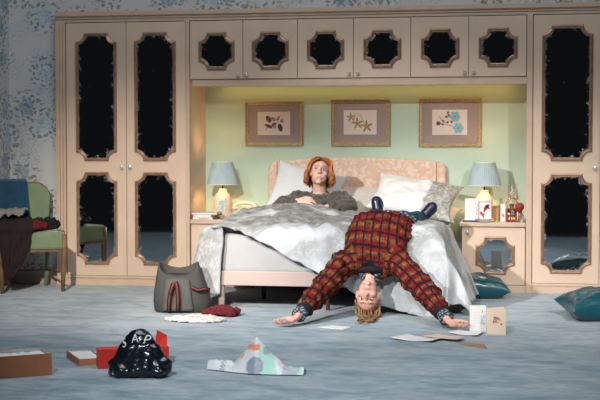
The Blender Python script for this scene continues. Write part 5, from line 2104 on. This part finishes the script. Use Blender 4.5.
def strap(name, pts, w, parent):
    pts = [Vector(p) for p in pts]
    for nm, ww, mt, lift in ((name, w, M_BLACKCLOTH, 0.0), ('red_stripe', w * 0.42, M_STRAPRED, 0.0035)):
        P_ = np.zeros((3, len(pts), 3))
        for j, p in enumerate(pts):
            d = (pts[min(j + 1, len(pts) - 1)] - pts[max(j - 1, 0)]).normalized()
            nrm = (Vector((0.1, -1, 0.15)))
            nrm = (nrm - d * nrm.dot(d)).normalized()
            s_ = d.cross(nrm)
            for i in range(3):
                P_[i, j] = p + s_ * (ww / 2 * (i - 1)) + nrm * lift
        o_ = part(nm, MB().grid(P_), mt, parent, smooth=True)
        o_.modifiers.new('thick', 'SOLIDIFY').thickness = 0.003
        if nm == name:
            parent = o_


strap('strap', [bagpt(-0.085, -0.158, 0.015), bagpt(-0.083, -0.166, 0.09), bagpt(-0.070, -0.160, 0.16), bagpt(-0.050, -0.148, 0.215)], 0.030, t)
strap('strap', [bagpt(-0.020, -0.162, 0.02), bagpt(-0.018, -0.172, 0.09), bagpt(-0.024, -0.166, 0.17), bagpt(-0.035, -0.150, 0.222), bagpt(-0.055, -0.152, 0.21), bagpt(-0.075, -0.176, 0.14)], 0.030, t)
strap('strap', [bagpt(0.075, -0.135, 0.185), bagpt(0.12, -0.140, 0.165), bagpt(0.17, -0.125, 0.175), bagpt(0.20, -0.10, 0.16)], 0.028, t)

crumple((-2.215, 8.50, 0.0), (0.42, 0.26, 0.055), M_WHITECLOTH, 'cloth', 'off-white cloth crumpled on the carpet in front of the grey holdall', 'clothing', 12, amp=0.02, lumps=10, voxel=0.006)
crumple((-2.115, 8.80, 0.0), (0.28, 0.20, 0.115), M_MAROON, 'sweater', 'maroon sweater bunched on the carpet beside the bed leg', 'clothing', 13, amp=0.03, lumps=8, voxel=0.007)


# ------------------------------------------------------------------ boxes and carrier bags at front left
def open_box(name, w, d, h, label, loc, deg, cat='box', tissue=True, wall=0.004, group=None):
    t = thing(name, label, cat, (0, 0, 0), group)
    for nm, a, b_ in (('base', (0, 0, 0), (w, d, wall)), ('side_panel', (0, 0, wall), (w, wall, h)), ('side_panel', (0, d - wall, wall), (w, d, h)),
                      ('side_panel', (0, wall, wall), (wall, d - wall, h)), ('side_panel', (w - wall, wall, wall), (w, d - wall, h))):
        part(nm, MB().box(a, b_), M_BOX, t)
    ln = MB()
    e = 0.0008
    ln.box((wall, wall, wall), (w - wall, d - wall, wall + 0.001))
    part('lining_base', ln, M_BOXIN, t)
    for a, b_ in (((wall, wall, wall + 0.001), (w - wall, wall + e, h - 0.001)), ((wall, d - wall - e, wall + 0.001), (w - wall, d - wall, h - 0.001)),
                  ((wall, wall + e, wall + 0.001), (wall + e, d - wall - e, h - 0.001)), ((w - wall - e, wall + e, wall + 0.001), (w - wall, d - wall - e, h - 0.001))):
        part('lining', MB().box(a, b_), M_BOXIN, t)
    if tissue:
        P_ = np.zeros((24, 16, 3))
        for i in range(24):
            for j in range(16):
                u, v = i / 23, j / 15
                x, y = 0.012 + (w - 0.024) * u, 0.012 + (d - 0.024) * v
                P_[i, j] = (x, y, h * 0.86 + h * 0.12 * mnoise.noise(Vector((x * 24, y * 24, 3))) + h * 0.07 * mnoise.noise(Vector((x * 60, y * 60, 1))))
        o_ = part('tissue_paper', MB().grid(P_), M_BOXIN, t, smooth=False)
    t.location = loc
    t.rotation_euler = (0, 0, math.radians(deg))
    return t


A_ = math.degrees(math.atan2(0.156, 0.216))
open_box('shoe_box', 0.34, 0.21, 0.112, 'open tan-orange shoe box with white tissue at the left edge', (-2.411 - 0.34 * math.cos(R_(A_)), 6.315 - 0.34 * math.sin(R_(A_)), 0.0005), A_)
open_box('box_lid', 0.14, 0.32, 0.036, 'upturned tan-orange shoe box lid beside the black carrier bag', (-2.370, 6.605, 0.0005), 32, cat='lid')

# red gift bag lying behind the black one
t = thing('gift_bag', 'scarlet card bag lying behind the black carrier bag', 'bag', (0, 0, 0))
w_, d_, h_ = 0.375, 0.10, 0.098
for nm, a, b_ in (('base_panel', (0, 0, 0), (w_, d_, 0.003)), ('front_panel', (0, 0, 0.003), (w_, 0.003, h_)), ('back_panel', (0, d_ - 0.003, 0.003), (w_, d_, h_)), ('top_panel', (0, 0, h_), (w_, d_, h_ + 0.003)), ('end_panel', (w_ - 0.003, 0.003, 0.003), (w_, d_ - 0.003, h_)), ('end_panel', (0, 0.003, 0.003), (0.003, d_ - 0.003, h_))):
    part(nm, MB().box(a, b_), M_REDCARD, t)
part('raised_flap', MB().add([(w_ - 0.07, 0.05, h_ + 0.003), (w_, 0.06, h_ + 0.003), (w_ + 0.005, 0.09, h_ + 0.055), (w_ - 0.05, 0.085, h_ + 0.085), (w_ - 0.07, 0.056, h_ + 0.003), (w_, 0.066, h_ + 0.003), (w_ + 0.005, 0.096, h_ + 0.055), (w_ - 0.05, 0.091, h_ + 0.085)],
                             [(0, 1, 2, 3), (7, 6, 5, 4), (0, 4, 5, 1), (1, 5, 6, 2), (2, 6, 7, 3), (3, 7, 4, 0)]), M_REDCARD, t)
t.location = (-2.235, 6.53, 0.001)
t.rotation_euler = (0, 0, R_(25))

# black glossy carrier bag
bc = Vector((-1.955, 6.36, 0.0))
mb = MB()
mb.ell(bc + Vector((0.0, 0.0, 0.05)), (0.172, 0.085, 0.075))
mb.ell(bc + Vector((-0.005, 0.01, 0.10)), (0.130, 0.075, 0.100))
mb.ell(bc + Vector((0.0, 0.015, 0.165)), (0.085, 0.060, 0.075))
mb.ell(bc + Vector((-0.125, -0.02, 0.025)), (0.045, 0.04, 0.026))
mb.ell(bc + Vector((0.12, 0.0, 0.065)), (0.05, 0.04, 0.04))
mb.cap(bc + Vector((-0.09, -0.07, 0.028)), 0.03, bc + Vector((0.12, -0.055, 0.03)), 0.028)
me = remesh(mb, 0.005, 40)
wrinkle(me, 0.012, 9, 3.3, (1.0, 1.0, 1.6))
wrinkle(me, 0.004, 24, 6.1)
co = get_co(me)
co[:, 2] = np.maximum(co[:, 2], 0.001)
set_co(me, co - np.array(bc))
bag = link('carrier_bag', me, M_POLY, None, smooth=True)
bag.location = bc
WL[bag.name] = bc
tag(bag, 'glossy black plastic carrier bag with white letters, slumped on the carpet', 'bag')
from mathutils.bvhtree import BVHTree
bvh = BVHTree.FromPolygons([Vector(p) for p in co], [tuple(p.vertices) for p in me.polygons])


def letter_mesh(ch, size):
    cu = bpy.data.curves.new('glyph', 'FONT')
    cu.body = ch
    cu.size = size
    cu.align_x = 'CENTER'
    cu.resolution_u = 3
    o_ = bpy.data.objects.new('glyph', cu)
    COL.objects.link(o_)
    dg = bpy.context.evaluated_depsgraph_get()
    m_ = bpy.data.meshes.new_from_object(o_.evaluated_get(dg))
    bpy.data.objects.remove(o_, do_unlink=True)
    return m_


def lay_letter(ch, size, x, z, rot, root, tree, mt, y_from, eps=0.002, name='letter'):
    m_ = letter_mesh(ch, size)
    bm = bmesh.new()
    bm.from_mesh(m_)
    bmesh.ops.triangulate(bm, faces=bm.faces)
    bmesh.ops.subdivide_edges(bm, edges=bm.edges, cuts=2, use_grid_fill=True)
    org = WL[root.name]
    ca, sa = math.cos(rot), math.sin(rot)
    for v in bm.verts:
        lx, lz = v.co.x * ca - v.co.y * sa + x, v.co.x * sa + v.co.y * ca + z
        hit = tree.ray_cast(Vector((lx, y_from, lz)), Vector((0, 1, 0)))
        y = hit[0].y - eps if hit[0] is not None else y_from + 0.5
        v.co = Vector((lx, y, lz)) - org
    bad = [v for v in bm.verts if v.co.y + org.y > y_from + 0.45]
    bmesh.ops.delete(bm, geom=bad, context='VERTS')
    bm.to_mesh(m_)
    bm.free()
    return link(name, m_, mt, root)


M_LETTER = mat('white_bag_lettering', (0.70, 0.72, 0.74), 0.4)
for ch, dx, z, rot in (('S', -0.068, 0.155, 0.50), ('A', -0.012, 0.178, 0.10), ('P', 0.040, 0.172, -0.25)):
    lay_letter(ch, 0.062, bc.x + dx, z, rot, bag, bvh, M_LETTER, bc.y - 0.4)
for dx, z in ((-0.120, 0.022), (0.108, 0.068), (0.112, 0.054)):
    hit = bvh.ray_cast(Vector((bc.x + dx, bc.y - 0.4, z)), Vector((0, 1, 0)))
    if hit[0] is not None:
        part('air_hole_ring', MB().ell(hit[0], (0.005, 0.002, 0.005), None, 10, 6), M_LETTER, bag)

# white printed carrier bag, tented
pc = Vector((-1.40, 6.60, 0.0))
nu, nv = 60, 44
P_ = np.zeros((nu, nv, 3))
cols = []
for i in range(nu):
    for j in range(nv):
        u, v = i / (nu - 1) * 2 - 1, j / (nv - 1) * 2 - 1
        # ground outline: long flattened diamond
        hx = 0.265
        x = u * hx
        hy = 0.105 * (1 - 0.55 * abs(u) ** 1.4)
        y = v * hy
        peak = max(0.0, 1 - abs(u - 0.02) / (0.62 if u > 0 else 0.50))
        ridge = (1 - abs(v) ** 1.25)
        z = 0.006 + ridge * (0.030 + 0.150 * peak ** 1.15)
        if u < -0.5:
            z = 0.006 + ridge * 0.042
        z += ridge * (0.014 * mnoise.noise(Vector((x * 17, y * 17, 1.0))) + 0.010 * abs(mnoise.noise(Vector((x * 34 + y * 20, y * 34, 5.0)))))
        P_[i, j] = (pc.x + x, pc.y + y - 0.045 * u, max(z, 0.002))
mb = MB().grid(P_)
k0 = len(mb.v)
bot = P_.copy()
bot[:, :, 2] = 0.001
mb.grid(bot, flip=True)
me = mb.mesh('carrier_bag', pc, recalc=False)
xs = np.concatenate([P_.reshape(-1, 3)] * 2) - np.array(pc)
front = xs[:, 1] + 0.045 * xs[:, 0] / 0.265
col = np.tile(np.array([0.62, 0.63, 0.66]), (len(xs), 1))


def paint(mask, c):
    col[mask] = c


X_, Z_ = xs[:, 0], xs[:, 2]
paint(X_ > 0.035 - 0.10 * (Z_ - 0.05), (0.42, 0.66, 0.60))
paint((X_ > 0.10 - 0.30 * (Z_ - 0.1)) & (X_ < 0.135 - 0.30 * (Z_ - 0.1)), (0.66, 0.68, 0.68))
paint((X_ > 0.155) & (np.hypot(X_ - 0.19, (Z_ - 0.030) * 1.3) < 0.05), (0.40, 0.45, 0.50))
paint((np.hypot(X_ - 0.010, (Z_ - 0.040)) < 0.047), (0.24, 0.28, 0.33))
paint((Z_ > 0.118) & (Z_ < 0.150) & (X_ < 0.03), (0.72, 0.24, 0.14))
paint((np.hypot(X_ - 0.190, Z_ - 0.078) < 0.020), (0.72, 0.24, 0.14))
paint((np.hypot(X_ + 0.078, Z_ - 0.085) < 0.016) & (np.hypot(X_ + 0.078, Z_ - 0.085) > 0.008), (0.72, 0.24, 0.14))
paint((np.hypot(X_ - 0.065, Z_ - 0.12) < 0.022), (0.30, 0.34, 0.38))
paint((X_ < -0.155) & (X_ > -0.185) & (np.sin(Z_ * 420) * np.sin(X_ * 420) > 0.1), (0.20, 0.24, 0.32))
vattr(me, 'print_colour', col)
g = G('printed_polythene')
g.set('Base Color', g.attr('print_colour', 'Color'))
g.set('Roughness', 0.38)
g.bump(g.noise(g.tc.outputs['Object'], 30, 3, 0.6), 0.25, 0.01)
pb = link('carrier_bag', me, g.m, None, smooth=True)
pb.location = pc
tag(pb, 'white and mint plastic carrier bag with orange and grey print, tented on the carpet', 'bag')


# ------------------------------------------------------------------ cards and papers on the carpet
def sheet(name, corners, mt, label, cat, group=None, h=0.0025, curl=0.0, z=0.003):
    c = np.array([[x, y] for x, y in corners])
    n = 10
    P_ = np.zeros((n, n, 3))
    for i in range(n):
        for j in range(n):
            u, v = i / (n - 1), j / (n - 1)
            q = c[0] * (1 - u) * (1 - v) + c[1] * u * (1 - v) + c[2] * u * v + c[3] * (1 - u) * v
            P_[i, j] = (q[0], q[1], z + curl * (2 * u - 1) ** 2)
    ctr = c.mean(0)
    mb = MB().grid(P_)
    o_ = single(name, mb, mt, label, cat, (float(ctr[0]), float(ctr[1]), z - 0.003), group, smooth=True)
    o_.modifiers.new('thick', 'SOLIDIFY').thickness = h
    return o_


PGp = 'papers on the carpet'
sheet('card_sheet', [(-0.83, 7.86), (-0.57, 7.76), (-0.50, 7.93), (-0.74, 8.02)], M_PAPER, 'blank white card lying open on the carpet below the hanging woman', 'card', PGp, curl=0.012)
sheet('card_sheet', [(-0.64, 7.93), (-0.42, 7.80), (-0.38, 7.92), (-0.56, 8.03)], M_BLUSHCARD, 'cream card overlapping the white one on the carpet', 'card', PGp, curl=0.004, z=0.018)
sheet('envelope', [(-0.405, 7.735), (-0.235, 7.575), (-0.265, 7.76), (-0.40, 7.80)], M_KRAFT, 'brown kraft envelope flat on the carpet', 'envelope', PGp)
sheet('card_sheet', [(-0.50, 8.17), (-0.31, 8.06), (-0.28, 8.24), (-0.43, 8.30)], M_PAPER, 'white card on the carpet under the hand at right', 'card', PGp, curl=0.010)
sheet('envelope', [(-1.36, 8.33), (-1.18, 8.24), (-1.13, 8.37), (-1.28, 8.44)], M_PAPER, 'small white envelope on the carpet below the bed rail', 'envelope', PGp)
folded_card(-0.372, 8.31, 0.001, 0.105, 0.165, 30, 10, M_PAPER, 'white greeting card with pale script standing on the carpet', art=art_script, group='cards standing on the carpet')
folded_card(-0.262, 8.20, 0.001, 0.125, 0.165, 50, 8, M_BLUSHCARD, 'blush greeting card with printed posy standing on the carpet', art=art_flowers, group='cards standing on the carpet')
